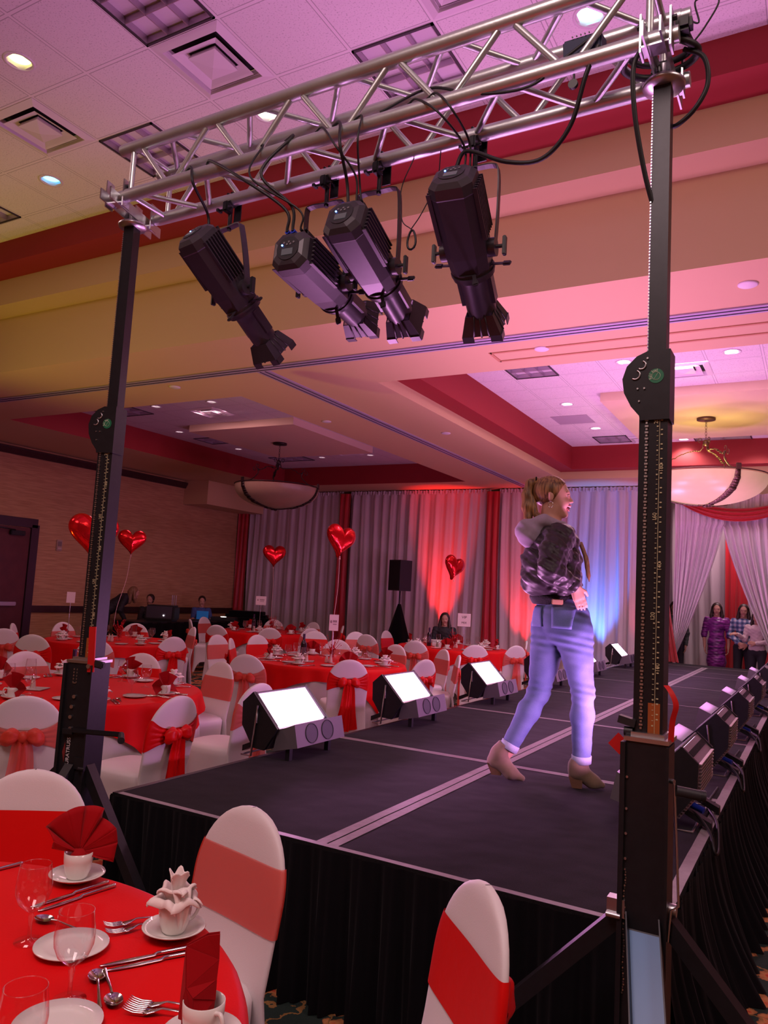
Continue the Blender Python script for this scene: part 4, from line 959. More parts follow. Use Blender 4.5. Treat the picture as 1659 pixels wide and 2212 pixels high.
for k, (key, x, y, nm) in enumerate(TABLES):
    t = thing('banquet_table', 'round banquet table standing as the '+nm, 'table', (x, y, 0), 0, None)
    MB().lathe([(0, .722), (TR-.01, .722), (TR-.01, .745), (0, .745)], 48).build('tabletop', DARKWOOD, t)
    for a in (.6, 2.2, 3.7, 5.3): MB().tube([(.5*math.cos(a), .5*math.sin(a), 0), (.45*math.cos(a), .45*math.sin(a), .722)], .018, 8).build('leg', STEEL, t)
    o = cloth(TR, .7475, .70, 26, .016, seed=k).build('underlay_cloth', CLOTH_WHITE, loc=(x, y, 0)); tag(o, 'long white under-cloth hanging to the floor on the '+nm, 'tablecloth', 'white under-cloths')
    o = cloth(TR+.014, .7515, .42, 18, .02, sq=True, seed=k+9).build('tablecloth', CLOTH_RED, loc=(x, y, 0), rz=[.2, .3, .0, .4, 0, .3][k]); tag(o, 'square red cloth over the '+nm, 'tablecloth', 'red table cloths')
TZ0 = .7525

# ---------------------------------------------------------------- table setting prototypes
def p_saucer():
    t = thing('saucer', 'x', 'saucer')
    MB().lathe([(0, .003), (.03, .002), (.036, 0), (.04, .003), (.062, .013), (.078, .022), (.0765, .0245), (.06, .016), (.03, .008), (0, .008)], 40).build('dish', WHITEC, t); return t
def p_cup():
    t = thing('coffee_cup', 'x', 'cup')
    MB().lathe([(0, 0), (.026, 0), (.030, .006), (.0365, .025), (.040, .05), (.0405, .072), (.0385, .0725), (.0375, .05), (.033, .02), (.02, .008), (0, .007)], 36).build('bowl', WHITEC, t)
    MB().tube(spline([(.038, 0, .062), (.055, 0, .066), (.064, 0, .052), (.060, 0, .035), (.048, 0, .022), (.034, 0, .019)], 5), .0042, 8).build('handle', WHITEC, t); return t
def p_plate():
    t = thing('bread_plate', 'x', 'plate')
    MB().lathe([(0, .003), (.045, .002), (.05, 0), (.056, .004), (.085, .012), (.084, .0145), (.055, .0075), (.045, .0065), (0, .0065)], 44).build('dish', WHITEC, t); return t
def p_glass():
    t = thing('wine_glass', 'x', 'glass')
    m = MB().lathe([(.034, .0), (.034, .002), (.012, .005), (.0045, .012), (.0045, .045), (.0068, .058), (.005, .066), (.014, .073), (.031, .088), (.040, .110), (.0415, .130), (.0385, .155), (.0355, .178)], 40)
    m.tube([(.0355*math.cos(a), .0355*math.sin(a), .178) for a in np.linspace(0, 2*PI, 41)[:-1]], .0007, 6, closed=True); m.build('goblet', GLASS, t); return t
def p_knife(L=.235, nm='knife'):
    t = thing(nm, 'x', nm)
    prof = [(-L*.5, .006), (-L*.48, .008), (-L*.1, .005), (-L*.06, .004), (-L*.02, .0085), (L*.2, .0105), (L*.4, .0085), (L*.48, .004), (L*.5, .0005)]
    m = MB()
    for s in (0,):
        vs = []; 
        for x, w in prof: th = .0035 if x < -L*.05 else .001; vs += [V((x, -w, .001)), V((x, w*.9, .001)), V((x, w*.5, .001+th*2)), V((x, -w*.5, .001+th*2))]
        fs = [[k*4+i, k*4+(i+1) % 4, (k+1)*4+(i+1) % 4, (k+1)*4+i] for k in range(len(prof)-1) for i in range(4)]+[[0, 1, 2, 3], [len(vs)-4+i for i in range(4)]]
        m.add(vs, fs, True)
    m.build('blade_and_handle', CHROME, t); return t
def p_fork(L=.20):
    t = thing('fork', 'x', 'fork'); m = MB()
    ctr = [(-L*.5, .0075, .003), (-L*.35, .006, .005), (-L*.1, .003, .010), (L*.10, .0028, .012), (L*.17, .008, .007), (L*.24, .012, .004), (L*.28, .012, .004)]
    vs = []
    for x, w, z in ctr: vs += [V((x, -w, z)), V((x, w, z)), V((x, w*.7, z+.0022)), V((x, -w*.7, z+.0022))]
    m.add(vs, [[k*4+i, k*4+(i+1) % 4, (k+1)*4+(i+1) % 4, (k+1)*4+i] for k in range(len(ctr)-1) for i in range(4)]+[[0, 1, 2, 3], [len(vs)-4+i for i in range(4)]], True)
    for k in range(4):
        y = -.0102+k*.0068; m.tube([(L*.275, y, .0055), (L*.38, y, .005), (L*.46, y, .009), (L*.5, y, .013)], [.0021, .002, .0016, .0008], 6)
    m.build('tines_and_handle', CHROME, t); return t
def p_spoon(L=.165):
    t = thing('spoon', 'x', 'spoon'); m = MB()
    m.grid(lambda u, v: V((L*.33+.028*(u*2-1), .019*math.sqrt(max(0, 1-(u*2-1)**2))*(v*2-1), .0085-.0065*(1-(u*2-1)**2)*(1-(v*2-1)**2))), 14, 9)
    m.tube([(L*.18, 0, .008), (L*.05, 0, .011), (-L*.25, 0, .006), (-L*.5, 0, .003)], [.0035, .0026, .004, .0065], 8)
    o = m.build('bowl_and_handle', CHROME, t); return t
def p_fan():
    """red napkin folded to a fan, standing in a cup"""
    t = thing('red_napkin', 'x', 'napkin'); m = MB(); nb = 8; b0 = V((0, 0, .045))
    tips = []
    for k in range(nb+1):
        a = math.radians(-28+k*(236/nb)); rr = .118 if k % 2 == 0 else .108
        off = .030 if k % 2 else -.026
        tips.append(V((rr*math.cos(a), off+.01*math.sin(a*2), .062+rr*math.sin(a)*.92+(0 if 0 < k < nb else -.012))))
    for k in range(nb):
        a, b_ = tips[k], tips[k+1]; base1 = b0+V((.012*math.cos(math.radians(-28+k*29.5)), .006*(1 if k % 2 else -1), -.0)); base2 = b0+V((.012*math.cos(math.radians(-28+(k+1)*29.5)), .006*(-1 if k % 2 else 1), 0))
        n = 5
        m.grid(lambda u, v, a=a, b_=b_, c=base1, d=base2: (c.lerp(d, u)).lerp(a.lerp(b_, u), v)+V((0, .004*math.sin(PI*u)*v, .004*math.sin(PI*u)*v)), n, 6, smooth=False)
    m.tube([(0, 0, .008), (0, 0, .045), (0, 0, .07)], [.024, .026, .010], 12)
    o = m.build('fan_folds', NAP_RED, t); o.modifiers.new('thickness', 'SOLIDIFY').thickness = .0022; return t
def p_rose():
    """white napkin opened like a blossom with broad rolled petals"""
    t = thing('white_napkin', 'x', 'napkin'); m = MB()
    for ring, (n, R, z, h, tilt) in enumerate(((3, .020, .078, .062, .0), (4, .036, .066, .056, .5), (5, .050, .056, .048, .85))):
        for k in range(n):
            a0 = 2*PI*k/n+ring*.7; w = 2*PI/n*1.12
            def fn(u, v, a0=a0, w=w, R=R, z=z, h=h, tilt=tilt, ring=ring, k=k):
                a = a0+w*(u-.5); e = abs(2*u-1)
                roll = max(0, v-.62)/.38
                rad = R*(.55+.62*v**.9)+.008*tilt*v+.009*roll*(.4+tilt)
                zz = z-.016+h*(v-.42*roll*roll*(.3+tilt*.7))*(1-.22*e**3)-.006*ring*roll
                pinch = 1-.14*math.cos(PI*e)*v
                fold = .0045*math.sin(u*2*PI*1.5+k*1.7+ring)*v
                return V(((rad+fold)*pinch*math.cos(a), (rad+fold)*pinch*math.sin(a), zz+fold))
            m.grid(fn, 10, 9)
    m.tube([(0, 0, .008), (0, 0, .045), (0, 0, .075)], [.022, .028, .020], 12)
    m.grid(lambda u, v: V((.034+.020*math.sin(PI*v)+.005*math.sin(u*8), (u-.5)*.062*(1-v*.8), .088-.082*v)), 7, 8)
    o = m.build('rose_folds', NAP_WHITE, t); o.modifiers.new('thickness', 'SOLIDIFY').thickness = .0025; return t
PROT = {'saucer': p_saucer(), 'cup': p_cup(), 'plate': p_plate(), 'glass': p_glass(), 'knife': p_knife(), 'fork': p_fork(), 'spoon': p_spoon(), 'fan': p_fan(), 'rose': p_rose()}
used = set()
def put(kind, x, y, z, rz, label, group, scale=None):
    p = PROT[kind]
    if kind not in used:
        used.add(kind); p.location = (x, y, z); p.rotation_euler = (0, 0, rz); p['label'] = label; p['group'] = group
        if scale: p.scale = scale
        return p
    return dup(p, (x, y, z), rz, label, group, scale)
def setting(cx, cy, a, place, nm, red, full=True, cup_r=.74, hand=0, jit=0):
    """one place at angle a (world) seen from table centre"""
    def at(r, t): return cx+r*math.cos(a)-t*math.sin(a), cy+r*math.sin(a)+t*math.cos(a)
    S = '%s place of the %s' % (place, nm); 
    x, y = at(cup_r, .05); put('saucer', x, y, TZ0, a, 'white saucer under the cup, %s' % S, 'saucers on the '+nm)
    put('cup', x, y, TZ0+.0085, a+hand, 'white cup with a %s napkin, %s' % ('red' if red else 'white', S), 'coffee cups on the '+nm)
    put('fan' if red else 'rose', x, y, TZ0+.017, a+PI/2+jit, '%s napkin in the cup, %s' % ('red fan-folded' if red else 'white rose-folded', S), 'folded napkins on the '+nm)
    x, y = at(.62, -.16); put('plate', x, y, TZ0, 0, 'white side plate, %s' % S, 'side plates on the '+nm)
    x, y = at(.50, -.03); put('glass', x, y, TZ0, 0, 'empty stemmed glass, %s' % S, 'stemmed glasses on the '+nm)
    if full:
        for k, dt in enumerate((.145, .165)): x, y = at(.76-.01*k, dt); put('knife', x, y, TZ0, a+PI+.02*k, '%s knife of the pair, %s' % (('inner', 'outer')[k], S), 'knives on the '+nm)
        for k, dt in enumerate((-.045, -.072)): x, y = at(.77-.015*k, dt); put('fork', x, y, TZ0, a+PI, '%s fork of the pair, %s' % (('inner', 'outer')[k], S), 'forks on the '+nm)
        x, y = at(.70, .195); put('spoon', x, y, TZ0, a+PI, 'teaspoon right of the knives, %s' % S, 'teaspoons on the '+nm)
PL = ['rightmost', 'far right', 'farthest', 'far left', 'leftmost', 'near left', 'nearest', 'near right']
for ti, (key, cx, cy, nm) in enumerate(TABLES):
    if key == 'N': continue
    va = math.atan2(cy, cx)   # viewing direction; "right" is va-90deg
    for k in range(8):
        a = va-PI/2+k*PI/4+.12*ti
        setting(cx, cy, a, PL[k], nm, (k+ti) % 2 == 0, full=key in 'MC', hand=random.uniform(-1, 1), jit=random.uniform(-.4, .4))
# foreground table, item by item
nm = 'foreground table'; G = lambda s: s+' on the foreground table'
def fg(kind, x, y, rz, label, g, z=TZ0, sc=None): return put(kind, x, y, z, rz, label, G(g), sc)
FGP = {}
fg('saucer', -1.862, 1.592, 0, 'white saucer under the cup with the large red napkin', 'saucers')
fg('cup', -1.862, 1.592, 2.2, 'white cup holding the large red fan napkin', 'coffee cups', TZ0+.0085)
def big_fan(loc, rz):
    """wide open fan napkin: five soft pleats, one flap falling right, a small tail left"""
    t = thing('red_napkin', 'large red fan-folded napkin in the cup at the left edge of the foreground table', 'napkin', loc, rz, G('folded napkins'))
    rim = [(-.075, .005), (-.068, .030), (-.098, .062), (-.040, .112), (.005, .118), (.058, .118), (.052, .088), (.098, .062), (.105, .02), (.098, -.035), (.078, -.028)]
    offs = [.00, .02, -.012, .016, -.012, .012, -.004, .018, .010, .012, .016]; base = V((.0, 0, .068)); m = MB()
    for k in range(len(rim)-1):
        a = V((rim[k][0], offs[k]*-1, .075+rim[k][1])); b_ = V((rim[k+1][0], offs[k+1]*-1, .075+rim[k+1][1]))
        m.grid(lambda u, v, a=a, b_=b_: base.lerp(a.lerp(b_, u), v)+V((0, -.006*math.sin(PI*v), .004*math.sin(PI*u)*v)), 6, 8)
    m.tube([(0, 0, .01), (0, 0, .05), (0, 0, .078)], [.024, .030, .012], 14)
    o = m.build('fan_folds', NAP_RED, t); o.modifiers.new('thickness', 'SOLIDIFY').thickness = .0025
    return t
big_fan((-1.862, 1.592, TZ0+.012), .75)
fg('saucer', -1.396, 1.506, 0, 'white saucer under the cup with the white rose napkin', 'saucers')
fg('cup', -1.396, 1.506, 1.2, 'white cup holding the white rose napkin', 'coffee cups', TZ0+.0085)
put('rose', -1.396, 1.506, TZ0+.012, -.4, 'large white rose-folded napkin in the cup at the table rim', G('folded napkins'), (.80, .80, 1.22))
fg('saucer', -1.025, 1.205, 0, 'white saucer at the bottom edge of the picture', 'saucers')
fg('cup', -1.025, 1.205, -.25, 'white cup with handle to the right at the bottom edge', 'coffee cups', TZ0+.0085)
def tall_nap(loc, rz):
    t = thing('red_napkin', 'tall upright red napkin with diagonal folds at the bottom edge', 'napkin', loc, rz, G('folded napkins')); m = MB()
    P = {'a': (-.030, 0, .03), 'b': (.034, 0, .03), 'c': (-.026, .006, .158), 'd': (.012, .004, .178), 'e': (.036, .0, .182), 'f': (.038, .0, .135), 'g': (.036, -.004, .10), 'h': (-.006, -.020, .075), 'i': (-.020, -.012, .090), 'j': (.036, -.006, .065), 'k': (0, -.026, .03)}
    P = {k: V(v) for k, v in P.items()}
    for tri in ('cdf', 'def', 'cfi', 'fig', 'igh', 'ghj', 'aik', 'aci', 'ihk', 'hjk', 'jbk'): m.add([P[c_] for c_ in tri], [[0, 1, 2]], False)
    for tri in ('acd', 'aed', 'aeb', 'efb'): m.add([P[c_]+V((0, .012, 0)) for c_ in tri], [[0, 1, 2]], False)
    m.tube([(0, 0, .01), (0, 0, .05)], [.024, .028], 12)
    o = m.build('folded_cloth', NAP_RED, t); o.modifiers.new('thickness', 'SOLIDIFY').thickness = .002; return t
tall_nap((-1.045, 1.205, TZ0+.012), .70)
fg('glass', -1.640, 1.278, 0, 'stemmed glass at the left, nearest the large red napkin', 'stemmed glasses'); fg('glass', -1.352, 1.165, 0, 'stemmed glass in the middle, in front of the white plate', 'stemmed glasses')
fg('glass', -1.170, .915, 0, 'stemmed glass cut by the lower left corner', 'stemmed glasses')
fg('plate', -1.530, 1.311, 0, 'white side plate behind the middle stemmed glass', 'side plates'); fg('plate', -1.285, 1.085, 0, 'white side plate cut by the bottom edge', 'side plates')
def cut(kind, a, b_, label, g, sc=1):
    a = V(a); b_ = V(b_); d = a-b_; c_ = (a+b_)/2; fg(kind, c_.x, c_.y, math.atan2(d.y, d.x), label, g, TZ0+.001, (sc, 1, 1))
cut('knife', (-1.80, 1.395), (-1.775, 1.632), 'left knife of the pair below the large red napkin', 'knives'); cut('knife', (-1.765, 1.39), (-1.742, 1.63), 'right knife of the pair below the large red napkin', 'knives')
cut('knife', (-1.412, 1.290), (-1.300, 1.500), 'upper knife of the pair below the white rose napkin', 'knives'); cut('knife', (-1.385, 1.285), (-1.270, 1.495), 'lower knife of the pair below the white rose napkin', 'knives')
cut('knife', (-2.11, 1.36), (-2.09, 1.56), 'knife cut by the left picture edge', 'knives')
cut('spoon', (-1.725, 1.365), (-1.575, 1.38), 'teaspoon lying right of the left stemmed glass', 'teaspoons'); cut('spoon', (-1.392, 1.268), (-1.272, 1.175), 'teaspoon with bright bowl below the pair of knives', 'teaspoons'); cut('spoon', (-1.25, 1.195), (-1.38, 1.28), 'teaspoon turned over beside the bright one', 'teaspoons')
cut('fork', (-1.555, 1.432), (-1.45, 1.59), 'upper fork of the pair left of the white rose napkin', 'forks'); cut('fork', (-1.520, 1.410), (-1.425, 1.57), 'lower fork of the pair left of the white rose napkin', 'forks')
cut('fork', (-1.228, 1.228), (-1.07, 1.30), 'upper fork of the pair at the bottom edge', 'forks'); cut('fork', (-1.215, 1.205), (-1.06, 1.275), 'lower fork of the pair at the bottom edge', 'forks')

# ---------------------------------------------------------------- chairs
def bk_y(z): return -.215-.055*(1-z/.46) if z < .46 else -.215-.075*((z-.46)/.47)
def bk_w(z):
    if z < .46: return .212-.010*(z/.46)
    if z < .70: return .202+.008*((z-.46)/.24)
    t = min(1, (z-.70)/.23); return .210*math.sqrt(max(0, 1-t**2.2))
def sec(hw, ht, u, p=.6):
    a = 2*PI*u; c_, s_ = math.cos(a), math.sin(a)
    return hw*math.copysign(abs(c_)**.75, c_), ht*math.copysign(abs(s_)**p, s_)
def chair_proto(kind, faint=False):
    t = thing('covered_chair', 'x', 'chair')
    zs = list(np.linspace(.01, .46, 5))+list(np.linspace(.50, .72, 5))+[.70+.23*math.sin(a) for a in np.linspace(.12, PI/2, 11)]
    m = MB(); nu = 40
    def fb(u, v):
        z = zs[int(round(v*(len(zs)-1)))]; hw = max(bk_w(z), .002); ht = .019 if z > .46 else .017
        ht *= min(1, math.sqrt(max(0.02, (.935-z)/.03))) if z > .9 else 1
        x, y = sec(hw, ht, u); return V((x, y+bk_y(z)-.012*(1-(x/.21)**2)*(1 if z > .5 else 0), z))
    m.grid(fb, nu, len(zs), True); m.build('back_cover', SPANDEX, t)
    m = MB(); lv = [(.475, .0), (.478, .80), (.472, .95), (.455, 1.0), (.42, 1.0), (.36, .985), (.27, .97), (.18, .98), (.09, 1.0), (0, 1.03)]
    def fs_(u, v):
        z, k = lv[int(round(v*(len(lv)-1)))]; a = 2*PI*u; c_, s_ = math.cos(a), math.sin(a)
        x = .215*k*math.copysign(abs(c_)**.42, c_); y = .005+.225*k*math.copysign(abs(s_)**.42, s_)
        arch = .20*max(0, abs(math.cos(2*a))-.25)/.75 if s_ > -.75 else 0
        if z < .42: z = arch*(.9)+(z)*(.42-arch*.9)/.42
        pin = 1-.05*math.sin(PI*(.45-min(z, .45))/.45)*abs(math.cos(2*a)); return V((x*pin, y*pin, z+(.012*(1-(abs(x)/.215)**2) if z > .46 else 0)))
    m.grid(fs_, 56, len(lv), True); m.build('seat_cover', SPANDEX, t)
    SM = SATIN_RED if kind == 'satin' else SHEER_RED
    m = MB()
    def fband(u, v):
        a = 2*PI*u; back = max(0, -math.sin(a)); side = 1-abs(math.cos(a))**3
        zlo, zhi = .615, .800
        k = back*side; zc = .70; zlo += (zc-.035-zlo)*k*.85; zhi += (zc+.03-zhi)*k*.85
        z = zlo+(zhi-zlo)*v; x, y = sec(bk_w(z)+.0045, .019+.0045, u); y += bk_y(z)-.012*(1-(x/.21)**2)
        y -= .005*k*(1+math.sin(v*26)); return V((x, y, z))
    m.grid(fband, 64, 14, True); sash = m.build('sash', SM, t)
    b_ = MB(); kz = .70; ky = bk_y(.70)-.045
    b_.sphere((0, ky-.012, kz), (.03, .024, .034), 14, 9)
    for s in (-1, 1):
        L_ = .10
        def loop(u, v, s=s):
            a = 2*PI*u; w = .010+.046*math.sin(PI*min(1, v*1.0))**.6+.012*v
            th = .006+.022*math.sin(PI*v)**.7; r = 1+.12*math.sin(5*a+v*4)
            return V((s*(.015+L_*v), ky-.010-.030*math.sin(PI*v)*.5+th*math.cos(a)*r, kz-.02*v*v+.01+w*math.sin(a)*r*.75))
        b_.grid(loop, 20, 10, True)
        def tail(u, v, s=s):
            w = .024+.046*v**.6; x = s*(.014+.026*v)+(u-.5)*2*w+.006*math.sin(v*6+s)
            return V((x, ky-.018+.02*v+.010*math.sin(u*2*PI*1.5+2*v+s)+.006*math.sin(v*7), kz-.01-.46*v+.03*v*(u-.5)*s))
        b_.grid(tail, 14, 14)
    bo = MB(); bo = b_.build('bow', SM, sash)
    return t
CP = {'satin': chair_proto('satin'), 'sheer': chair_proto('sheer')}
cu = set()
tpos = {k: (x, y) for k, x, y, n in TABLES}
def chair(kind, x, y, face, label, group, rot=0):
    """x, y: top of the backrest; face: table key or heading"""
    if isinstance(face, str): tx, ty = tpos[face]; ph = math.atan2(ty-y, tx-x)+math.radians(rot)
    else: ph = face
    lx, ly = x+.285*math.cos(ph), y+.285*math.sin(ph); rz = ph-PI/2
    if kind not in cu: cu.add(kind); o = CP[kind]; o.location = (lx, ly, 0); o.rotation_euler = (0, 0, rz); o['label'] = label; o['group'] = group; return o
    return dup(CP[kind], (lx, ly, 0), rz, label, group)
GR = {'N': 'covered chairs around the foreground table', 'M': 'covered chairs around the table behind the left tower', 'C': 'covered chairs around the middle table', 'W': 'covered chairs around the table by the tan wall', 'F': 'covered chairs around the far table before the drapes', 'V': 'covered chairs around the far table of the seated woman'}
W_ = 'white covered chair '
CHS = [('sheer', -1.555, 1.977, 'N', -4, W_+'with sheer coral sash right of the white rose napkin'), ('satin', -.716, 1.835, 'N', -3, W_+'with red satin sash at the bottom edge before the stage skirt'), ('satin', -2.42, 1.84, 'N', 5, W_+'with red satin sash at the left picture edge'),
       ('sheer', -3.912, 2.882, 'M', 4, W_+'seen from behind with a sheer red bow left of the left tower'), ('satin', -3.397, 3.541, 'M', 22, W_+'seen from behind with a red satin bow right of the crank handle'),
       ('sheer', -4.60, 5.30, 'M', 10, W_+'with coral sash on the right side behind the red table'), ('satin', -5.50, 5.22, 'M', 0, W_+'with red satin sash pushed in behind the red table and mast'), ('sheer', -6.08, 4.42, 'M', 0, W_+'with coral sash pushed in at the far left behind the glasses'),
       ('sheer', -3.479, 4.427, 'M', -12, W_+'leaning away from the nearest stage light with coral sash'),
       ('sheer', -4.97, 6.10, 'C', 8, W_+'with sheer red bow left of the nearest stage light'), ('satin', -4.10, 6.65, 'C', 3, W_+'with bright satin bow between the two nearest stage lights'), ('satin', -3.67, 7.487, 'C', 0, W_+'with red bow above the second stage light'),
       ('sheer', -3.698, 8.432, 'C', 10, W_+'seen edge-on between the second and third stage lights'), ('sheer', -4.218, 9.134, 'C', 0, W_+'with coral sash facing the camera beside the edge-on chair'),
       ('sheer', -5.80, 9.05, 'C', 0, W_+'with coral sash at the far side of the middle table'), ('satin', -6.5, 7.65, 'C', 20, W_+'whose round top shows left of the wine bottle'), ('sheer', -4.93, 9.15, 'C', 0, W_+'partly hidden behind white napkins at the far right of the middle table'),
       ('sheer', -7.0, 7.95, 'C', 0, W_+'with coral sash standing clear between the red tables'), ('satin', -6.80, 8.55, -.2, 0, W_+'tilted behind the coral-sashed one between the tables'),
       ('satin', -6.94, 7.072, 'W', 0, W_+'with large satin bow before the wall-side table'), ('sheer', -6.95, 5.90, 'W', 0, W_+'with sheer red bow just right of the left mast'), ('satin', -7.708, 5.669, 'W', 10, W_+'with big red bow turned sideways left of the left mast'),
       ('satin', -9.40, 6.60, 'W', 0, W_+'with red sash farthest left at the wall-side table'), ('sheer', -9.55, 7.50, 'W', 0, W_+'whose top shows left of the mast behind red napkins'), ('satin', -9.15, 8.50, 'W', 0, W_+'with red sash behind the wall-side table'), ('sheer', -8.30, 8.85, 'W', -25, W_+'with coral sash at the right end of the wall-side table'),
       ('sheer', -8.602, 5.911, 2.8, 0, W_+'seen edge-on at the extreme left picture edge'),
       ('sheer', -10.01, 10.6, 'F', 0, W_+'with coral sash at the left of the far left table'), ('satin', -8.62, 9.75, 'F', 0, W_+'seen from behind at the near left of the far left table'), ('satin', -7.87, 10.2, 'F', 0, W_+'with red bow at the near side of the far left table'), ('sheer', -7.60, 11.0, 'F', 0, W_+'with coral bow at the right side of the far left table'),
       ('sheer', -9.75, 12.75, 'F', 0, W_+'with coral sash at the back of the far left table'), ('sheer', -8.90, 12.95, 'F', 0, W_+'at the back of the far left table under the balloon'), ('satin', -7.95, 12.55, 'F', 0, W_+'with red sash at the back right of the far left table'), ('sheer', -10.6, 11.6, 'F', 0, W_+'with coral sash at the far left end before the drapes'),
       ('sheer', -5.197, 10.25, 'V', 0, W_+'with sheer bow before the far right table'), ('satin', -4.339, 10.50, 'V', 0, W_+'with draped red bow above the third stage light'), ('sheer', -3.95, 11.15, 'V', 0, W_+'with sheer coral bow left of the walking woman'), ('satin', -6.75, 12.15, 'V', 0, W_+'with red sash at the left side of the far right table'),
       ('sheer', -6.30, 10.7, 'V', 30, W_+'turned sideways left of the far right table'), ('sheer', -6.75, 11.1, -.6, 0, W_+'edge-on behind the middle table near the speaker'), ('satin', -7.1, 10.4, -.9, 0, W_+'with puffed red bow under the tallest balloon string'), ('sheer', -4.3, 12.6, 'V', 0, W_+'at the far right behind white napkins of the far right table')]
for kd, x, y, f, rot, lab in CHS:
    key = f if isinstance(f, str) else ('W' if x < -8 else 'C')
    chair(kd, x, y, f, lab, GR[key], rot)

# ---------------------------------------------------------------- table centre things
BOTTLE = mat('dark_bottle_glass', (.012, .006, .012), .08, coat=.6); LABELM = mat('dark_label', (.06, .03, .06), .6)
def bottle(x, y, label):
    t = thing('wine_bottle', label, 'bottle', (x, y, TZ0), 0, 'wine bottles on the tables')
    MB().lathe([(0, 0), (.036, 0), (.037, .01), (.037, .185), (.030, .21), (.015, .235), (.0135, .29), (.015, .292), (.015, .305), (.012, .306), (0, .306)], 24).build('bottle', BOTTLE, t)
    MB().lathe([(.0374, .06), (.0374, .15)], 24).build('label', LABELM, t); MB().lathe([(.0152, .245), (.0155, .30), (.0155, .308), (0, .308)], 16).build('capsule', mat('plum_foil', (.05, .02, .06), .35, .4), t)
bottle(-4.93, 4.0, 'dark wine bottle left of the left tower'); bottle(-5.45, 7.75, 'dark wine bottle on the middle table'); bottle(-9.35, 11.6, 'dark wine bottle on the far table before the left drapes'); bottle(-5.75, 11.85, 'dark wine bottle on the far table of the seated woman')
SALT = mat('shaker_glass', (.75, .62, .58), .1, alpha=.75); LEAFR = mat('red_foil', (.6, .02, .03), .2, .6)
def shaker(x, y, label, m, g='salt and pepper shakers'):
    t = thing('shaker', label, 'shaker', (x, y, TZ0), 0, g); MB().lathe([(0, 0), (.019, 0), (.020, .004), (.013, .07), (.012, .078), (0, .078)], 14).build('body', m, t); MB().lathe([(.0125, .076), (.0125, .086), (.008, .095), (0, .097)], 14).build('cap', CHROME, t)
PEPPER = mat('pepper_fill', (.30, .22, .17), .3)
def foil_spray(x, y, key, label, tall=.30):
    t = thing('centrepiece', label, 'centrepiece', (x, y, TZ0), 0, 'red foil centrepieces'); rnd = random.Random(int(abs(x*100)))
    MB().lathe([(0, .006), (.03, .004), (.035, 0), (.038, .004), (.028, .05), (.034, .15), (.036, .16), (.034, .16), (.026, .05), (0, .012)], 18).build('vase', GLASS, t)
    m = MB()
    for k in range(34):
        a = rnd.uniform(0, 2*PI); r = rnd.uniform(.03, .11); h = rnd.uniform(.10, tall); c_, s_ = math.cos(a), math.sin(a)
        m.tube([(0, 0, .03), (.3*r*c_, .3*r*s_, h*.6), (r*c_, r*s_, h)], [.002, .002, .0012], 5)
        if k % 2: m.sphere((r*c_, r*s_, h), .007, 6, 4)
    for k in range(26):
        a = rnd.uniform(0, 2*PI); r = rnd.uniform(.0, .05); h = rnd.uniform(.05, .20); m.sphere((r*math.cos(a), r*math.sin(a), h), rnd.uniform(.008, .016), 6, 4)
    m.build('foil_spray', LEAFR, t)
def menu_sign(x, y, label, lines, w=.13, h=.16, z=.42):
    t = thing('table_sign', label, 'sign', (x, y, TZ0), math.atan2(y, x)-PI/2, 'paper signs on stands')
    MB().tube([(0, 0, 0), (0, 0, z)], .004, 8).lathe([(0, 0), (.04, 0), (.04, .005), (0, .008)], 16).build('stand', STEEL, t)
    MB().box((0, -.004, z+h/2-.02), (w, .004, h)).build('card', mat('paper', (.72, .62, .58), .7), t)
    if lines == 'worn':
        m = MB().sphere((-w*.30, -.0075, z+h*.45), (.011, .0006, .018), 10, 8)
        for k in range(5): m.box((-w*.08+k*w*.09, -.0075, z+h*.48), (w*.07, .0006, h*.13))
        m.box((w*.1, -.0075, z+h*.30), (w*.4, .0006, h*.05)); m.build('printed_mark', mat('faded_ink', (.28, .2, .2), .6), t); lines = []
    for k, (s, sz) in enumerate(lines): text('lettering', s, sz, t, Matrix.Translation((0, -.0075, z+h*.70-.02-k*h*.42)) @ Matrix.Rotation(PI/2, 4, 'X'), mat('ink', (.03, .02, .02), .6))
def tray(x, y, label):
    o = MB().box((0, 0, .006), (.17, .17, .006), bev=.003).build('tray', WHITEC, loc=(x, y, TZ0), rz=.5); tag(o, label, 'tray', 'square condiment trays')
for key, tx, ty, nm in TABLES[1:]:
    foil_spray(tx+.02, ty+.03, key, 'spray of red foil twists in a glass vase on the '+nm)
    tray(tx-.10, ty-.32, 'small square white tray on the '+nm)
    for k, (dx, dy, m_) in enumerate(((-.15, -.30, PEPPER), (-.09, -.34, SALT))): shaker(tx+dx, ty+dy, '%s shaker on the %s' % (('pepper', 'salt')[k], nm), m_)
    t = thing('cruet', 'small glass oil flask pair holder on the '+nm, 'cruet', (tx+.14, ty-.22, TZ0), 0, 'glass cruets')
    for dx in (-.028, .028): MB().lathe([(0, .003), (.022, .003), (.024, .02), (.018, .06), (.008, .08), (.008, .10), (.010, .104), (0, .104)], 14, Matrix.Translation((dx, 0, 0))).build('flask', SALT, t)
menu_sign(-9.0, 7.15, 'small blank pinkish card on a stand on the wall-side table', [], .11, .15, .50)
menu_sign(-9.45, 11.9, 'cream card sign below the smallest left balloon on the far left table', 'worn', .20, .17, .50)
menu_sign(-5.0, 7.7, 'tall narrow cream card on a stand on the middle table', 'worn', .11, .19, .40)
menu_sign(-5.02, 11.62, 'cream card sign in front of the seated dark-haired woman', [('VIP', .06), ('MIX', .05)], .21, .21, .40)
t = thing('open_box', 'white papers and open box on the far table of the seated woman', 'box', (-5.62, 12.0, TZ0), .4)
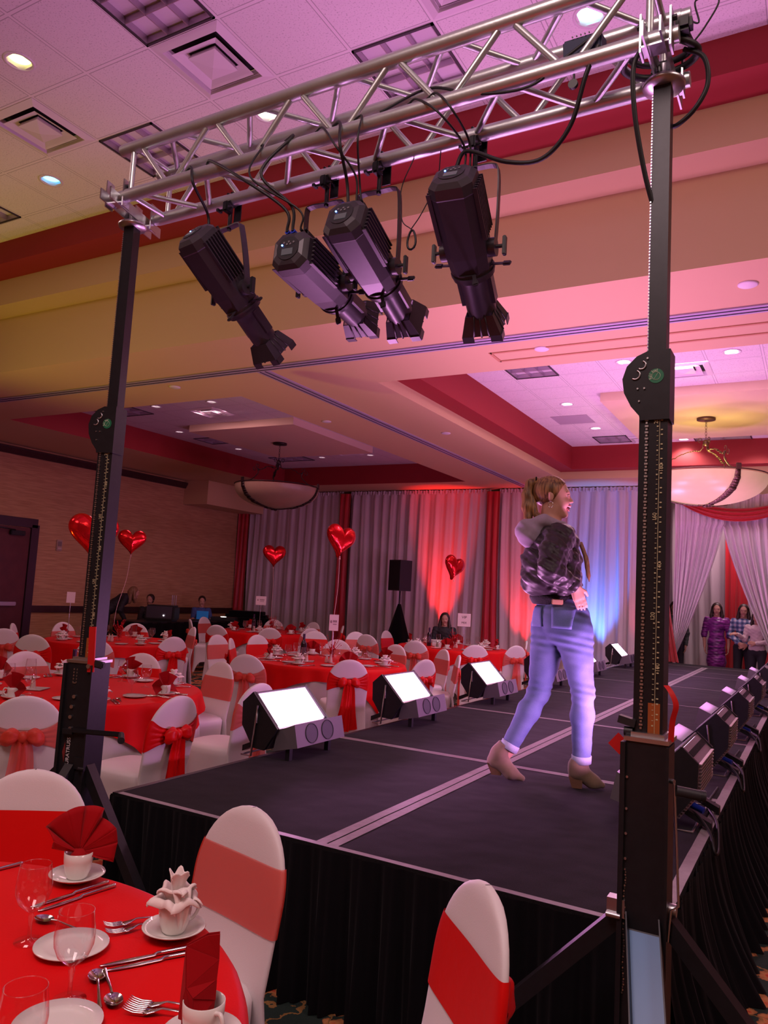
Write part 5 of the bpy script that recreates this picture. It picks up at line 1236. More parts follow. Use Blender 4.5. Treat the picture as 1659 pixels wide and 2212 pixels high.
MB().box((0, 0, .03), (.26, .16, .06), bev=.01).build('box_body', WHITEC, t); MB().box((-.05, .09, .07), (.26, .015, .07), R=Matrix.Rotation(.5, 3, 'X')).build('flap', WHITEC, t)

# ---------------------------------------------------------------- balloons
FOIL = mat('red_foil_balloon', (.70, .01, .015), .16, .75, bump=.5, bump_scale=9)
RIB = mat('pale_ribbon', (.7, .45, .45), .4)
def balloon(x, y, z, s, rz, label, wt, roll=0):
    """s: half height"""
    t = thing('heart_balloon', label, 'balloon', (x, y, z), rz, 'red foil heart balloons')
    n = 60; outl = []
    for k in range(n):
        a = 2*PI*k/n; outl.append((s*.98*math.sin(a)**3*1.05, s*(.8125*math.cos(a)-.3125*math.cos(2*a)-.125*math.cos(3*a)-.0625*math.cos(4*a))*1.05))
    m = MB()
    for side in (-1, 1):
        def fn(u, v, side=side):
            k = int(round(u*n)) % n; ox_, oz_ = outl[k]; cx_, cz_ = 0, .05*s
            f = math.sin(v*PI/2); ff = f
            th = .34*s*math.cos(v*PI/2)**.75
            w = (.022*s*math.sin(2*PI*u*17)*max(0, v-.45)*(1-v)*4)
            return V((cx_+(ox_-cx_)*ff, side*(th+w), cz_+(oz_-cz_)*ff))
        m.grid(fn, n, 12, True)
    R = Matrix.Rotation(roll, 4, 'Y'); m.xf(R); m.build('foil_heart', FOIL, t)
    MB().tube([(0, 0, -s*1.02), (.004, 0, -s*1.12), (0, 0, -s*1.18)], [.01, .006, .014], 8).build('neck', mat('balloon_neck', (.8, .5, .5), .3, .5), t)
    wx, wy, wz = wt; dx, dy, dz = wx-x, wy-y, wz-z
    c_, s_ = math.cos(-rz), math.sin(-rz); lx, ly = dx*c_-dy*s_, dx*s_+dy*c_
    MB().tube(spline([(0, 0, -s*1.18), (lx*.3+.01, ly*.3, dz*.4-s*.5), (lx*.8-.01, ly*.8, dz*.8), (lx, ly, dz)], 6), .003, 5).build('ribbon', RIB, t)
balloon(-6.30, 5.2, 2.05, .24, 1.15, 'large red heart balloon half hidden by the left mast', (-5.05, 4.2, TZ0+.2))
balloon(-8.9, 8.05, 2.175, .20, .95, 'red heart balloon just right of the left mast', (-8.5, 7.5, TZ0+.2))
balloon(-9.13, 11.8, 2.22, .225, 1.0, 'small red heart balloon before the left silver drape', (-9.08, 11.8, TZ0+.2))
balloon(-5.17, 8.0, 2.25, .215, 1.25, 'tallest red heart balloon before the red drape column', (-5.17, 7.95, TZ0+.2), .15)
balloon(-5.50, 12.2, 2.13, .22, 1.2, 'red heart balloon right of the loudspeaker', (-5.42, 12.1, TZ0+.2), .25)

# ---------------------------------------------------------------- loudspeaker, uplights, DJ corner
t = thing('loudspeaker', 'black loudspeaker cabinet on a pole before the red-lit drape', 'loudspeaker', (-7.62, 14.2, 1.66), -.45)
MB().prism([(-.20, -.17), (.20, -.17), (.15, .17), (-.15, .17)], 'z', 0, .64).build('cabinet', BLACKP, t)
MB().box((0, -.172, .32), (.36, .008, .58), bev=.003).build('front_grille', mat('grille_black', (.012, .012, .015), .7), t); MB().box((0, .172, .45), (.16, .02, .05), bev=.005).build('handle', BLACKM, t)
t = thing('speaker_stand', 'speaker pole and tripod wrapped in a black tapered cloth', 'stand', (-7.62, 14.2, 0), 0)
MB().tube([(0, 0, .9), (0, 0, 1.658)], .018, 12).build('pole', BLACKM, t)
MB().grid(lambda u, v: V(((.40*(1-v)**1.0+.03)*math.cos(2*PI*u)*(1+.06*math.sin(6*PI*u*2)), (.40*(1-v)+.03)*math.sin(2*PI*u)*(1+.06*math.sin(6*PI*u*2)), 1.38*v+.005)), 48, 12, True).build('cloth_wrap', BLACKC, t)
def uplight(x, y, label, col, pw, aim=(0, .38, 1), spot=75):
    t = thing('floor_uplight', label, 'uplight', (x, y, 0), 0, 'floor uplights before the drapes')
    MB().tube([(0, 0, .06), (0, .06, .20)], [.09, .10], 20).box((0, 0, .03), (.20, .14, .06), bev=.01).build('can', BLACKP, t)
    MB().tube([(0, .062, .201), (0, .063, .204)], .085, 20).build('lens', mat('uplight_lens', (.2, .2, .2), .3, emit=col, es=6), t)
    light('uplight_beam', 'SPOT', (x, y+.08, .24), aim, pw, col, .04, spot=spot, blend=.9)
uplight(-7.15, 14.75, 'black floor uplight throwing red light behind the loudspeaker', (1, .02, .015), 480, (-.03, .25, 1), 38)
uplight(-5.3, 14.85, 'black floor uplight throwing red light left of the walking woman', (1, .02, .03), 170, (0, .30, 1), 46)
uplight(-3.75, 14.85, 'black floor uplight throwing blue light right of the walking woman', (.06, .22, 1), 420, (-.02, .25, 1), 44)
uplight(-2.95, 14.95, 'black floor uplight throwing red light at the entrance fall', (1, .03, .05), 90, (.1, .2, 1), 46)
uplight(-7.9, 3.2, 'added floor uplight, unseen left of the view, washing the ceiling steps yellow', (1, .78, .04), 110, (.30, .50, 1), 80)  # unseen fixture added to tint the ceiling steps yellow
t = thing('equipment_table', 'black-skirted equipment table against the tan wall', 'table', (-11.8, 12.2, 0), PI/2)
MB().box((0, 0, .76), (3.0, .7, .03)).build('tabletop', BLACKM, t)
MB().grid(lambda u, v: (lambda s: V((s[0], s[1], .755*(1-v)+.005)))(((-1.5+u*6.0, -.35-.02*math.sin(u*150)*v) if u < .5 else (1.5-(u-.5)*6.0, .35+.02*math.sin(u*150)*v))), 200, 4).build('table_skirt', BLACKC, t)
for sx_ in (-1.5, 1.5): MB().box((sx_, 0, .38), (.01, .7, .75)).build('side_skirt', BLACKC, t)
def gear(x, y, z, d, label, cat, name, parts):
    t = thing(name, label, cat, (x, y, z), .5)
    for nm_, c_, dd, m_ in parts: MB().box(c_, dd, bev=min(dd)*.12).build(nm_, m_, t)
    return t
SCRB = mat('blue_screen', (.02, .1, .3), .3, emit=(.03, .2, .6), es=.10)
gear(-11.75, 12.75, .777, 0, 'black laptop with blue-lit lid on the equipment table', 'laptop', 'laptop', [('keyboard_base', (0, 0, .01), (.34, .24, .02), BLACKP), ('screen', (0, .12, .11), (.26, .012, .18), SCRB)])
gear(-11.75, 11.6, .777, 0, 'black mixing desk in a flight case on the equipment table', 'mixer', 'mixing_desk', [('case', (0, 0, .16), (.60, .45, .32), BLACKP), ('panel', (0, -.23, .18), (.52, .01, .24), mat('mixer_panel', (.06, .05, .07), .4)), ('lamp', (.1, -.24, .12), (.02, .01, .02), mat('white_led', (.9, .9, .9), .3, emit=(1, .9, .9), es=8))])
gear(-11.65, 13.4, .777, 0, 'black controller with lit knobs before the man in the blue polo', 'controller', 'dj_controller', [('case', (0, 0, .04), (.55, .32, .08), BLACKP), ('lit_strip', (0, -.10, .085), (.12, .02, .01), mat('lit_led', (.9, .9, .9), .3, emit=(1, .85, .8), es=5))])
gear(-11.9, 14.5, .0, 0, 'heap of black equipment bags left of the silver drape', 'bag', 'equipment_bag', [('bag', (0, 0, .45), (1.1, .6, .9), BLACKC), ('flap', (0, 0, .93), (.8, .45, .10), BLACKC)])
o = thing('microphone_stand', 'cluster of thin antenna rods beside the seated man', 'stand', (-12.0, 12.1, .777), 0)
for dx in (0, .05, .11): MB().tube([(dx, 0, 0), (dx, 0, .52)], .008, 8).build('rod', STEEL, o)
MB().box((.05, 0, .01), (.2, .1, .02)).build('base', BLACKP, o)
# ---------------------------------------------------------------- people: smooth blended surfaces
def sd_cone(P, a, b, ra, rb):
    a = np.array(a, float); b = np.array(b, float); ba = b-a; L2 = ba @ ba
    t = np.clip(((P-a) @ ba)/max(L2, 1e-9), 0, 1); return np.linalg.norm(P-a-t[..., None]*ba, axis=-1)-(ra+(rb-ra)*t)
def sd_ell(P, c, r, R=None):
    Q = P-np.array(c, float)
    if R is not None: Q = Q @ np.array(R)
    r = np.array(r, float); k0 = np.linalg.norm(Q/r, axis=-1); k1 = np.linalg.norm(Q/(r*r), axis=-1); return k0*(k0-1)/np.maximum(k1, 1e-6)
def rotm(axis, deg): return np.array(Matrix.Rotation(math.radians(deg), 3, axis))
def blob(prims, vox=.008, k=.03, cut=None, disp=None):
    """prims: ('c',a,b,ra,rb[,k]) or ('e',c,r[,R[,k]]); returns verts, quads by surface nets"""
    lo = np.full(3, 9e9); hi = -lo; bbs = []
    for p in prims:
        if p[0] == 'c':
            a, b = np.array(p[1]), np.array(p[2]); r = max(p[3], p[4]); l, h = np.minimum(a, b)-r, np.maximum(a, b)+r
        else: r = max(p[2]); c = np.array(p[1]); l, h = c-r, c+r
        bbs.append((l, h)); lo = np.minimum(lo, l); hi = np.maximum(hi, h)
    lo = lo-4*vox; n = np.ceil((hi+4*vox-lo)/vox).astype(int)+1
    D = np.full(n, .5)
    for p, (l, h) in zip(prims, bbs):
        m = k+4*vox; i0 = np.maximum(((l-m-lo)/vox).astype(int), 0); i1 = np.minimum(((h+m-lo)/vox).astype(int)+2, n)
        g = np.stack(np.meshgrid(*[lo[q]+vox*np.arange(i0[q], i1[q]) for q in range(3)], indexing='ij'), -1)
        if p[0] == 'c': d = sd_cone(g, *p[1:5]); kk = p[5] if len(p) > 5 else k
        else: d = sd_ell(g, p[1], p[2], p[3] if len(p) > 3 else None); kk = p[4] if len(p) > 4 else k
        s = (slice(i0[0], i1[0]), slice(i0[1], i1[1]), slice(i0[2], i1[2])); A = D[s]
        hh = np.maximum(kk-np.abs(A-d), 0)/kk; D[s] = np.minimum(A, d)-hh*hh*kk/4
    if cut is not None or disp is not None:
        g = np.stack(np.meshgrid(*[lo[q]+vox*np.arange(n[q]) for q in range(3)], indexing='ij'), -1)
        if disp is not None: D = D+disp(g)
        if cut is not None: D = np.maximum(D, cut(g))
    ins = D < 0
    c8 = [ins[dx:n[0]-1+dx, dy:n[1]-1+dy, dz:n[2]-1+dz] for dx in (0, 1) for dy in (0, 1) for dz in (0, 1)]
    sm = sum(c.astype(int) for c in c8); act = (sm > 0) & (sm < 8); I = np.argwhere(act); idx = -np.ones(act.shape, int); idx[act] = np.arange(len(I))
    acc = np.zeros((len(I), 3)); cnt = np.zeros(len(I))
    cor = [(0, 0, 0), (1, 0, 0), (0, 1, 0), (1, 1, 0), (0, 0, 1), (1, 0, 1), (0, 1, 1), (1, 1, 1)]
    for e0, e1 in ((0, 1), (2, 3), (4, 5), (6, 7), (0, 2), (1, 3), (4, 6), (5, 7), (0, 4), (1, 5), (2, 6), (3, 7)):
        a, b = np.array(cor[e0]), np.array(cor[e1]); A = D[tuple((I+a).T)]; B = D[tuple((I+b).T)]; x = (A < 0) != (B < 0)
        t = np.where(x, A/np.where(x, A-B, 1), 0); acc += x[:, None]*(a+t[:, None]*(b-a)); cnt += x
    Vt = lo+vox*(I+acc/np.maximum(cnt, 1)[:, None])
    F = []
    for ax in range(3):
        sl0 = [slice(1, -1)]*3; sl1 = [slice(1, -1)]*3; sl0[ax] = slice(0, -1); sl1[ax] = slice(1, None)
        A, B = ins[tuple(sl0)], ins[tuple(sl1)]; E = np.argwhere(A != B)
        off = np.ones(3, int); off[ax] = 0; E = E+off
        u, w = (ax+1) % 3, (ax+2) % 3; du = np.zeros(3, int); du[u] = 1; dw = np.zeros(3, int); dw[w] = 1
        q = np.stack([idx[tuple(t.T)] for t in (E, E-du, E-du-dw, E-dw)], 1); F.append(q[(q >= 0).all(1)])
    return Vt, np.concatenate(F)
def blob_obj(name, m, parent, prims, vox=.008, k=.03, cut=None, disp=None, M=None):
    v, f = blob(prims, vox, k, cut, disp)
    mb = MB(); mb.v = [tuple(p) for p in v]; mb.f = f.tolist(); mb.sm = [True]*len(mb.f); mb.m = [0]*len(mb.f)
    return mb.build(name, m, parent)
def lerp(a, b, t): return tuple(np.array(a)+(np.array(b)-np.array(a))*t)
def hand_prims(w, d, n, s=1.0, curl=.5, side=1):
    """wrist w, direction d of the fingers, n = palm normal (palm faces n); returns cones: palm, four fingers, thumb"""
    w = np.array(w, float); d = np.array(d, float); d /= np.linalg.norm(d); n = np.array(n, float); n -= n@d*d; n /= np.linalg.norm(n); l = np.cross(d, n)*side
    out = []
    for k, (o, L) in enumerate(((-.030, .060), (-.010, .072), (.010, .078), (.029, .070))):
        b = w+s*(d*.075+l*o); out.append(('c', tuple(w+l*o*.5*s), tuple(b), .016*s, .012*s, .012))
        c1 = b+s*L*.45*(d*math.cos(curl*.6)+n*math.sin(curl*.6)); c2 = c1+s*L*.32*(d*math.cos(curl*1.4)+n*math.sin(curl*1.4)); c3 = c2+s*L*.23*(d*math.cos(curl*2)+n*math.sin(curl*2))
        out += [('c', tuple(b), tuple(c1), .0095*s, .0088*s, .004), ('c', tuple(c1), tuple(c2), .0088*s, .008*s, .004), ('c', tuple(c2), tuple(c3), .008*s, .0068*s, .004)]
    t0 = w+s*(d*.02+l*.026); t1 = t0+s*(d*.035+l*.030+n*.008); t2 = t1+s*(d*.030+l*.010+n*.012)
    out += [('c', tuple(t0), tuple(t1), .014*s, .0105*s, .01), ('c', tuple(t1), tuple(t2), .0105*s, .008*s, .005)]
    return out
def skin_mat(name, col): return mat(name, col, .5, spec=.4, noise_amt=.08, noise_scale=25)
SKIN = skin_mat('skin', (.62, .34, .25)); SKIN2 = skin_mat('warm_skin', (.48, .26, .19))
def hair_mat(name, c1, c2):
    m = mat(name, c1, .42, spec=.5); N, L, b = nodes(m); tc = N.new('ShaderNodeTexCoord'); mp = N.new('ShaderNodeMapping'); mp.inputs['Scale'].default_value = (90, 90, 9); L.new(tc.outputs['Object'], mp.inputs['Vector'])
    nz = N.new('ShaderNodeTexNoise'); nz.inputs['Scale'].default_value = 1; nz.inputs['Detail'].default_value = 3; L.new(mp.outputs[0], nz.inputs['Vector'])
    r = N.new('ShaderNodeValToRGB'); L.new(nz.outputs['Fac'], r.inputs[0]); r.color_ramp.elements[0].position = .35; r.color_ramp.elements[0].color = (*c1, 1); r.color_ramp.elements[1].position = .68; r.color_ramp.elements[1].color = (*c2, 1)
    L.new(r.outputs[0], b.inputs['Base Color']); bp = N.new('ShaderNodeBump'); bp.inputs['Strength'].default_value = .6; bp.inputs['Distance'].default_value = .004; L.new(nz.outputs['Fac'], bp.inputs['Height']); L.new(bp.outputs['Normal'], b.inputs['Normal']); return m
HAIR_B = hair_mat('golden_brown_hair', (.10, .045, .018), (.40, .22, .08)); HAIR_D = hair_mat('dark_hair', (.012, .007, .006), (.05, .025, .018)); HAIR_F = hair_mat('fair_hair', (.16, .08, .04), (.32, .18, .09))
EYEW = mat('eye_white', (.75, .72, .70), .25); IRIS = mat('iris_dark', (.03, .02, .015), .2); LIPS = mat('lips', (.45, .10, .09), .4); TEETH = mat('teeth', (.85, .82, .78), .3); MOUTHD = mat('mouth_inside', (.10, .01, .012), .6); BROW = mat('brow_hair', (.08, .035, .015), .6)

# --- the walking woman (local x = right in the photo, y = away)
wm = thing('person', 'woman with ponytail in black bomber jacket and jeans striding on the stage', 'person', (-1.32, 4.30, SZ+.003), .2942)
def head_prims(c, s=1.0, fwd=(1, 0, 0)):
    """face towards fwd; c = centre between the ears at eye height"""
    f = np.array(fwd, float); f /= np.linalg.norm(f); l = np.cross((0, 0, 1), f); l /= np.linalg.norm(l); u = np.cross(f, l); R = np.stack([f, l, u], 1); c = np.array(c, float)
    W = lambda x, y, z: tuple(c+R @ (np.array([x, y, z])*s))
    P = [('e', W(-.012, 0, .030), (.094*s, .074*s, .084*s), R), ('e', W(.034, 0, -.028), (.056*s, .058*s, .078*s), R), ('c', W(.018, 0, -.085), W(.066, 0, -.105), .044*s, .021*s),
         ('c', W(.078, 0, .012), W(.106, 0, -.028), .008*s, .0095*s, .012), ('e', W(.096, .010, -.032), (.010*s, .008*s, .007*s), R, .006), ('e', W(.096, -.010, -.032), (.010*s, .008*s, .007*s), R, .006),
         ('c', W(.078, -.03, .022), W(.078, .03, .022), .012*s, .012*s, .02), ('e', W(.066, .034, -.040), (.022*s, .018*s, .020*s), R, .02), ('e', W(.066, -.034, -.040), (.022*s, .018*s, .020*s), R, .02)]
    for sd in (-1, 1): P += [('e', W(-.012, sd*.074, -.010), (.016*s, .008*s, .030*s), R, .006), ('c', W(-.02, sd*.078, .010), W(-.006, sd*.080, -.028), .007*s, .005*s, .004)]
    return P, W, R
HC_ = (-.012, 0, 1.618); hp, HW, HR = head_prims(HC_, 1.0)
Rs, Re, Rw = (.055, -.150, 1.375), (-.012, -.265, 1.185), (.118, -.190, 1.100); Ls, Le, Lw = (-.085, .150, 1.385), (.0, .27, 1.19), (.05, .19, 1.06)
Rh, Rk, Ra = (.130, -.065, .84), (.183, -.045, .525), (.187, -.01, .135); Lh, Lk, La = (.0, .065, .84), (-.058, .045, .492), (-.218, .015, .165)
body = hp+[('c', (-.028, 0, 1.54), (-.030, 0, 1.43), .050, .056, .03), ('c', (-.03, 0, 1.40), (.0, 0, 1.25), .10, .105), ('c', (.0, 0, 1.25), (.035, 0, 1.05), .10, .10), ('e', (.055, 0, .92), (.13, .12, .11)),
    ('c', lerp(Rs, (-.03, 0, 1.36), .3), Re, .040, .038), ('c', Re, Rw, .038, .027), ('c', Ls, Le, .046, .040), ('c', Le, Lw, .038, .027), ('c', (-.03, 0, 1.38), lerp(Rs, (-.03, 0, 1.38), .35), .055, .042), ('c', (-.03, 0, 1.38), Ls, .055, .042),
    ('c', Rh, Rk, .080, .052), ('c', Rk, lerp(Rk, Ra, .35), .048, .050), ('c', lerp(Rk, Ra, .35), Ra, .050, .034), ('c', Lh, Lk, .080, .052), ('c', Lk, lerp(Lk, La, .35), .048, .050), ('c', lerp(Lk, La, .35), La, .050, .034),
    ('c', Ra, (.19, -.005, .09), .034, .026), ('c', (.20, 0, .07), (.275, .012, .035), .018, .010), ('c', La, (-.255, .01, .09), .034, .034), ('c', (-.25, .01, .08), (-.18, .0, .035), .018, .010)]
body += hand_prims(Rw, (.40, .16, -.92), (-.45, .85, .1), .90, .10, side=1)+hand_prims(Lw, (.45, -.3, -.85), (-.3, -.9, .2), .98, .3, side=-1)
blob_obj('body', SKIN, wm, body, .0055, .025)
# face details
for sd in (-1, 1):
    e = MB().sphere(HW(.0705, sd*.029, .002), .0118, 14, 10).build('eye', EYEW, wm); MB().sphere(HW(.0795, sd*.030, .002), (.0038, .0055, .0055), 10, 8).build('iris', IRIS, e)
    MB().tube([HW(.0835, sd*.016, .021), HW(.0865, sd*.030, .026), HW(.074, sd*.048, .021)], [.0025, .0035, .002], 6).build('eyebrow', BROW, wm)
    MB().tube([HW(.088, sd*.018, .008), HW(.089, sd*.030, .011), HW(.079, sd*.042, .006)], [.0015, .0022, .0015], 6).build('eyelash', BROW, wm)
    MB().tube([HW(-.012+.014*math.cos(a), sd*.084, -.058+.017*math.sin(a)) for a in np.linspace(0, 2*PI, 17)[:-1]], .0022, 6, closed=True).build('hoop_earring', CHROME, wm)
MB().sphere(HW(.074, 0, -.066), (.022, .026, .0135), 16, 10).build('mouth', MOUTHD, wm)
MB().tube([HW(.074, -.026, -.056), HW(.093, -.012, -.058), HW(.098, 0, -.058), HW(.093, .012, -.058), HW(.074, .026, -.056)], .0042, 8).build('teeth', TEETH, wm)
MB().tube([HW(.070, -.030, -.056), HW(.095, -.014, -.051), HW(.101, 0, -.0495), HW(.095, .014, -.051), HW(.070, .030, -.056), HW(.084, .016, -.078), HW(.092, 0, -.081), HW(.084, -.016, -.078)], .0042, 8, closed=True).build('lips', LIPS, wm)
# hair
hairp = [('e', (-.030, 0, 1.652), (.100, .083, .089)), ('e', (-.075, 0, 1.64), (.050, .062, .075)), ('c', (-.105, 0, 1.705), (-.135, 0, 1.685), .020, .024, .01)]
blob_obj('hair', HAIR_B, wm, hairp, .005, .02, cut=lambda g: .86*(g[..., 0]-.052)-.50*(g[..., 2]-1.690)+.0*g[..., 1])
pony = [(-.112, 0, 1.712), (-.145, -.01, 1.69), (-.162, -.012, 1.62), (-.158, -.02, 1.55), (-.150, -.03, 1.485), (-.135, -.04, 1.44)]; pr = [.018, .026, .030, .030, .022, .008]
blob_obj('ponytail', HAIR_B, wm, [('c', pony[i], pony[i+1], pr[i], pr[i+1]) for i in range(5)]+[('c', (-.135, -.015, 1.60), (-.095, -.05, 1.47), .024, .012), ('c', (-.095, -.05, 1.50), (-.03, -.075, 1.468), .016, .006)], .005, .015)
MB().tube([(-.112+.004*0, .02*math.cos(a), 1.708+.02*math.sin(a)) for a in np.linspace(0, 2*PI, 13)[:-1]], .005, 6, closed=True).build('hair_tie', BLACKC, wm)
MB().tube(spline([(.150, .06, 1.36), (.182, .03, 1.27), (.193, .01, 1.20), (.203, 0, 1.135)], 4), [.012]*4+[.014]*4+[.012]*3+[.006, .002], 8).build('front_lock', HAIR_F, wm)
# jeans
def wrinkle(amp, sc, sd):
    def f(g):
        x, y, z = g[..., 0]*sc, g[..., 1]*sc, g[..., 2]*sc
        return amp*(np.sin(2.1*x+1.7*z+sd)*np.sin(2.9*z-1.3*y+sd*2)+.6*np.sin(4.3*y+3.1*x+sd)*np.sin(3.7*z+sd))
    return f
def denim():
    m = mat('light_blue_denim', (.17, .23, .46),   .8, spec=.25, sheen=.0); N, L, b = nodes(m); tc = N.new('ShaderNodeTexCoord')
    n1 = N.new('ShaderNodeTexNoise'); n1.inputs['Scale'].default_value = 5; L.new(tc.outputs['Object'], n1.inputs['Vector']); n2 = N.new('ShaderNodeTexNoise'); n2.inputs['Scale'].default_value = 400; L.new(tc.outputs['Object'], n2.inputs['Vector'])
    ad = N.new('ShaderNodeMath'); ad.operation = 'MULTIPLY_ADD'; L.new(n2.outputs['Fac'], ad.inputs[0]); ad.inputs[1].default_value = .5; L.new(n1.outputs['Fac'], ad.inputs[2])
    r = N.new('ShaderNodeValToRGB'); L.new(ad.outputs[0], r.inputs[0]); r.color_ramp.elements[0].position = .5; r.color_ramp.elements[0].color = (.06, .09, .21, 1); r.color_ramp.elements[1].position = 1; r.color_ramp.elements[1].color = (.14, .18, .34, 1)
    L.new(r.outputs[0], b.inputs['Base Color']); return m
DENIM = denim(); CUFF = mat('denim_cuff', (.36, .40, .52), .8, noise_amt=.2, noise_scale=200)
jp = [('e', (.060, .0, .925), (.155, .13, .115)), ('e', (.085, -.075, .870), (.125, .085, .105)), ('e', (.0, .030, .880), (.105, .10, .105)), ('c', (.040, 0, 1.04), (.05, 0, .98), .118, .138),
      ('c', (.125, -.062, .84), Rk, .106, .060), ('c', Rk, lerp(Rk, Ra, .33), .056, .060), ('c', lerp(Rk, Ra, .33), lerp(Rk, Ra, .93), .061, .050),
      ('c', (-.005, .04, .84), Lk, .108, .060), ('c', Lk, lerp(Lk, La, .33), .056, .060), ('c', lerp(Lk, La, .33), lerp(Lk, La, .90), .061, .049)]
def foldf(g):
    z = g[..., 2]; x = g[..., 0]; y = g[..., 1]; w = np.exp(-((z-.79)/.05)**2)+np.exp(-((z-.52)/.045)**2)*.9+np.exp(-((z-1.0)/.06)**2)*.3+.12
    return .0032*w*np.sin(z*150+x*22+y*14)+wrinkle(.0016, 14, 1)(g)
blob_obj('jeans', DENIM, wm, jp, .006, .035, cut=lambda g: g[..., 2]-1.035, disp=foldf)
def blob_pt(prims, p, d, kk=.035):
    """march from p along d to the surface of prims"""
    p = np.array(p, float); d = np.array(d, float); d /= np.linalg.norm(d)
    for _ in range(60):
        D = .5
        for q in prims:
            v_ = sd_cone(p[None], *q[1:5])[0] if q[0] == 'c' else sd_ell(p[None], q[1], q[2])[0]
            h = max(kk-abs(D-v_), 0)/kk; D = min(D, v_)-h*h*kk/4
        if D < .0015: break
        p = p+d*max(D*.8, .0008)
    return p-d*.006
def patch(name, m, prims, o, ex, ez, w, h, d, parent, nx=8, nz=8, taper=.1):
    o = np.array(o, float); ex = np.array(ex, float); ez = np.array(ez, float); mb = MB()
    mb.grid(lambda u, v: V(blob_pt(prims, o+ex*(u-.5)*w*(1-taper*(1-v))+ez*(v-.5)*h-np.array(d)*.35, d)), nx, nz)
    ob = mb.build(name, m, parent); ob.modifiers.new('thickness', 'SOLIDIFY').thickness = .003; return ob
PKT = mat('denim_pocket', (.10, .14, .30), .75, noise_amt=.2, noise_scale=200)
patch('back_pocket', PKT, jp, (.075, -.10, .925), (.93, -.37, 0), (0, 0, 1), .125, .115, (.30, .95, 0), wm)
patch('back_pocket', PKT, jp, (-.065, -.03, .925), (.93, -.37, 0), (0, 0, 1), .10, .115, (.55, .83, 0), wm)
for (k0, a0) in ((Rk, Ra), (Lk, La)):
    c0, c1 = V(lerp(k0, a0, .89)), V(lerp(k0, a0, 1.0)); MB().tube([c0, c0.lerp(c1, .05), c1.lerp(c0, .05), c1], [.051, .0545, .0535, .050], 24).build('jeans_cuff', CUFF, wm)
# jacket
JACK = mat('black_satin_jacket', (.022, .014, .021), .45, spec=.45, sheen=.15); RIBK = mat('black_ribbed_knit', (.012, .010, .014), .85, bump=.5, bump_scale=120)
tj = [('e', (.045, .03, 1.355), (.095, .12, .095)), ('e', (.02, -.07, 1.40), (.09, .09, .055)), ('e', (-.012, 0, 1.235), (.172, .165, .150)), ('e', (-.008, -.01, 1.14), (.175, .170, .110)), ('e', (-.010, 0, 1.345), (.135, .165, .085)), ('c', (-.030, 0, 1.43), (-.030, 0, 1.46), .078, .066), ('e', (.0, 0, 1.085), (.150, .150, .07))]
sl = [('c', (.035, -.14, 1.370), (.0, -.215, 1.275), .080, .072), ('c', (.0, -.215, 1.275), Re, .070, .064), ('c', Re, lerp(Re, Rw, .85), .064, .047), ('c', (-.07, .14, 1.375), Le, .072, .064), ('c', Le, lerp(Le, Lw, .85), .064, .047)]
def jwr(g):
    return wrinkle(.0065, 17, .7)(g)+wrinkle(.003, 38, 2)(g)
blob_obj('jacket', JACK, wm, tj+sl, .006, .030, cut=lambda g: np.maximum(1.035-g[..., 2], g[..., 2]-1.455), disp=jwr)
blob_obj('hem_band', RIBK, wm, [('e', (.012, 0, 1.035), (.140, .135, .05)), ('e', (.020, 0, 1.01), (.132, .128, .05))], .006, .02, cut=lambda g: np.maximum(np.abs(g[..., 2]-1.027)-.034, 0)*1.0+np.minimum(0, np.abs(g[..., 2]-1.027)-.034))
for w_, e_ in ((Rw, Re), (Lw, Le)):
    MB().tube([lerp(e_, w_, .78), lerp(e_, w_, .80), lerp(e_, w_, .97), lerp(e_, w_, .98)], [.036, .041, .034, .029], 18).build('ribbed_cuff', RIBK, wm)
HOODM = mat('grey_hood_jersey', (.34, .28, .36), .85, sheen=.3, noise_amt=.1, noise_scale=60)
hd = [('e', (-.135, -.065, 1.385), (.070, .080, .070)), ('c', (-.175, -.080, 1.400), (-.120, -.070, 1.315), .044, .022), ('c', (-.060, -.085, 1.465), (-.150, -.085, 1.430), .030, .045), ('c', (-.06, .085, 1.465), (-.150, .01, 1.43), .030, .045), ('c', (-.060, -.085, 1.468), (.050, -.075, 1.445), .034, .020), ('c', (-.06, .085, 1.468), (.050, .075, 1.445), .034, .020)]
blob_obj('hood', HOODM, wm, hd, .0055, .03, disp=wrinkle(.003, 22, 3))
MB().box((.030, -.150, 1.012), (.062, .012, .030), R=Matrix.Rotation(.12, 3, 'Z'), bev=.004).build('shirt_tail', mat('tan_cloth', (.55, .32, .20), .5), wm)
# boots
BOOT = mat('tan_suede_boot', (.20, .135, .085), .8, sheen=.3, noise_amt=.12, noise_scale=40); HEELW = mat('stacked_heel', (.16, .08, .05), .6, noise_amt=.2, noise_scale=60); ELAST = mat('boot_gusset', (.22, .15, .12), .9)
def boot(ank, heel, ball, toe, topcut, hz, lab):
    P = [('c', ank, lerp(ank, heel, .6), .047, .050), ('c', lerp(ank, heel, .6), heel, .050, .041), ('c', lerp(ank, heel, .7), ball, .042, .036), ('c', ball, toe, .036, .017), ('c', heel, ball, .036, .032)]
    b = blob_obj('boot', BOOT, wm, P, .005, .02, cut=lambda g: np.maximum(topcut(g), hz(g)))
    return b
boot((.185, -.01, .165), (.160, -.005, .082), (.255, .012, .034), (.302, .022, .020), lambda g: g[..., 2]-.155, lambda g: .004-g[..., 2], '')
boot((-.218, .015, .200), (-.290, .012, .095), (-.196, .0, .040), (-.132, -.010, .018), lambda g: (g[..., 2]-.190)+.45*(g[..., 0]+.225), lambda g: np.minimum(.003-g[..., 2], 9), '')
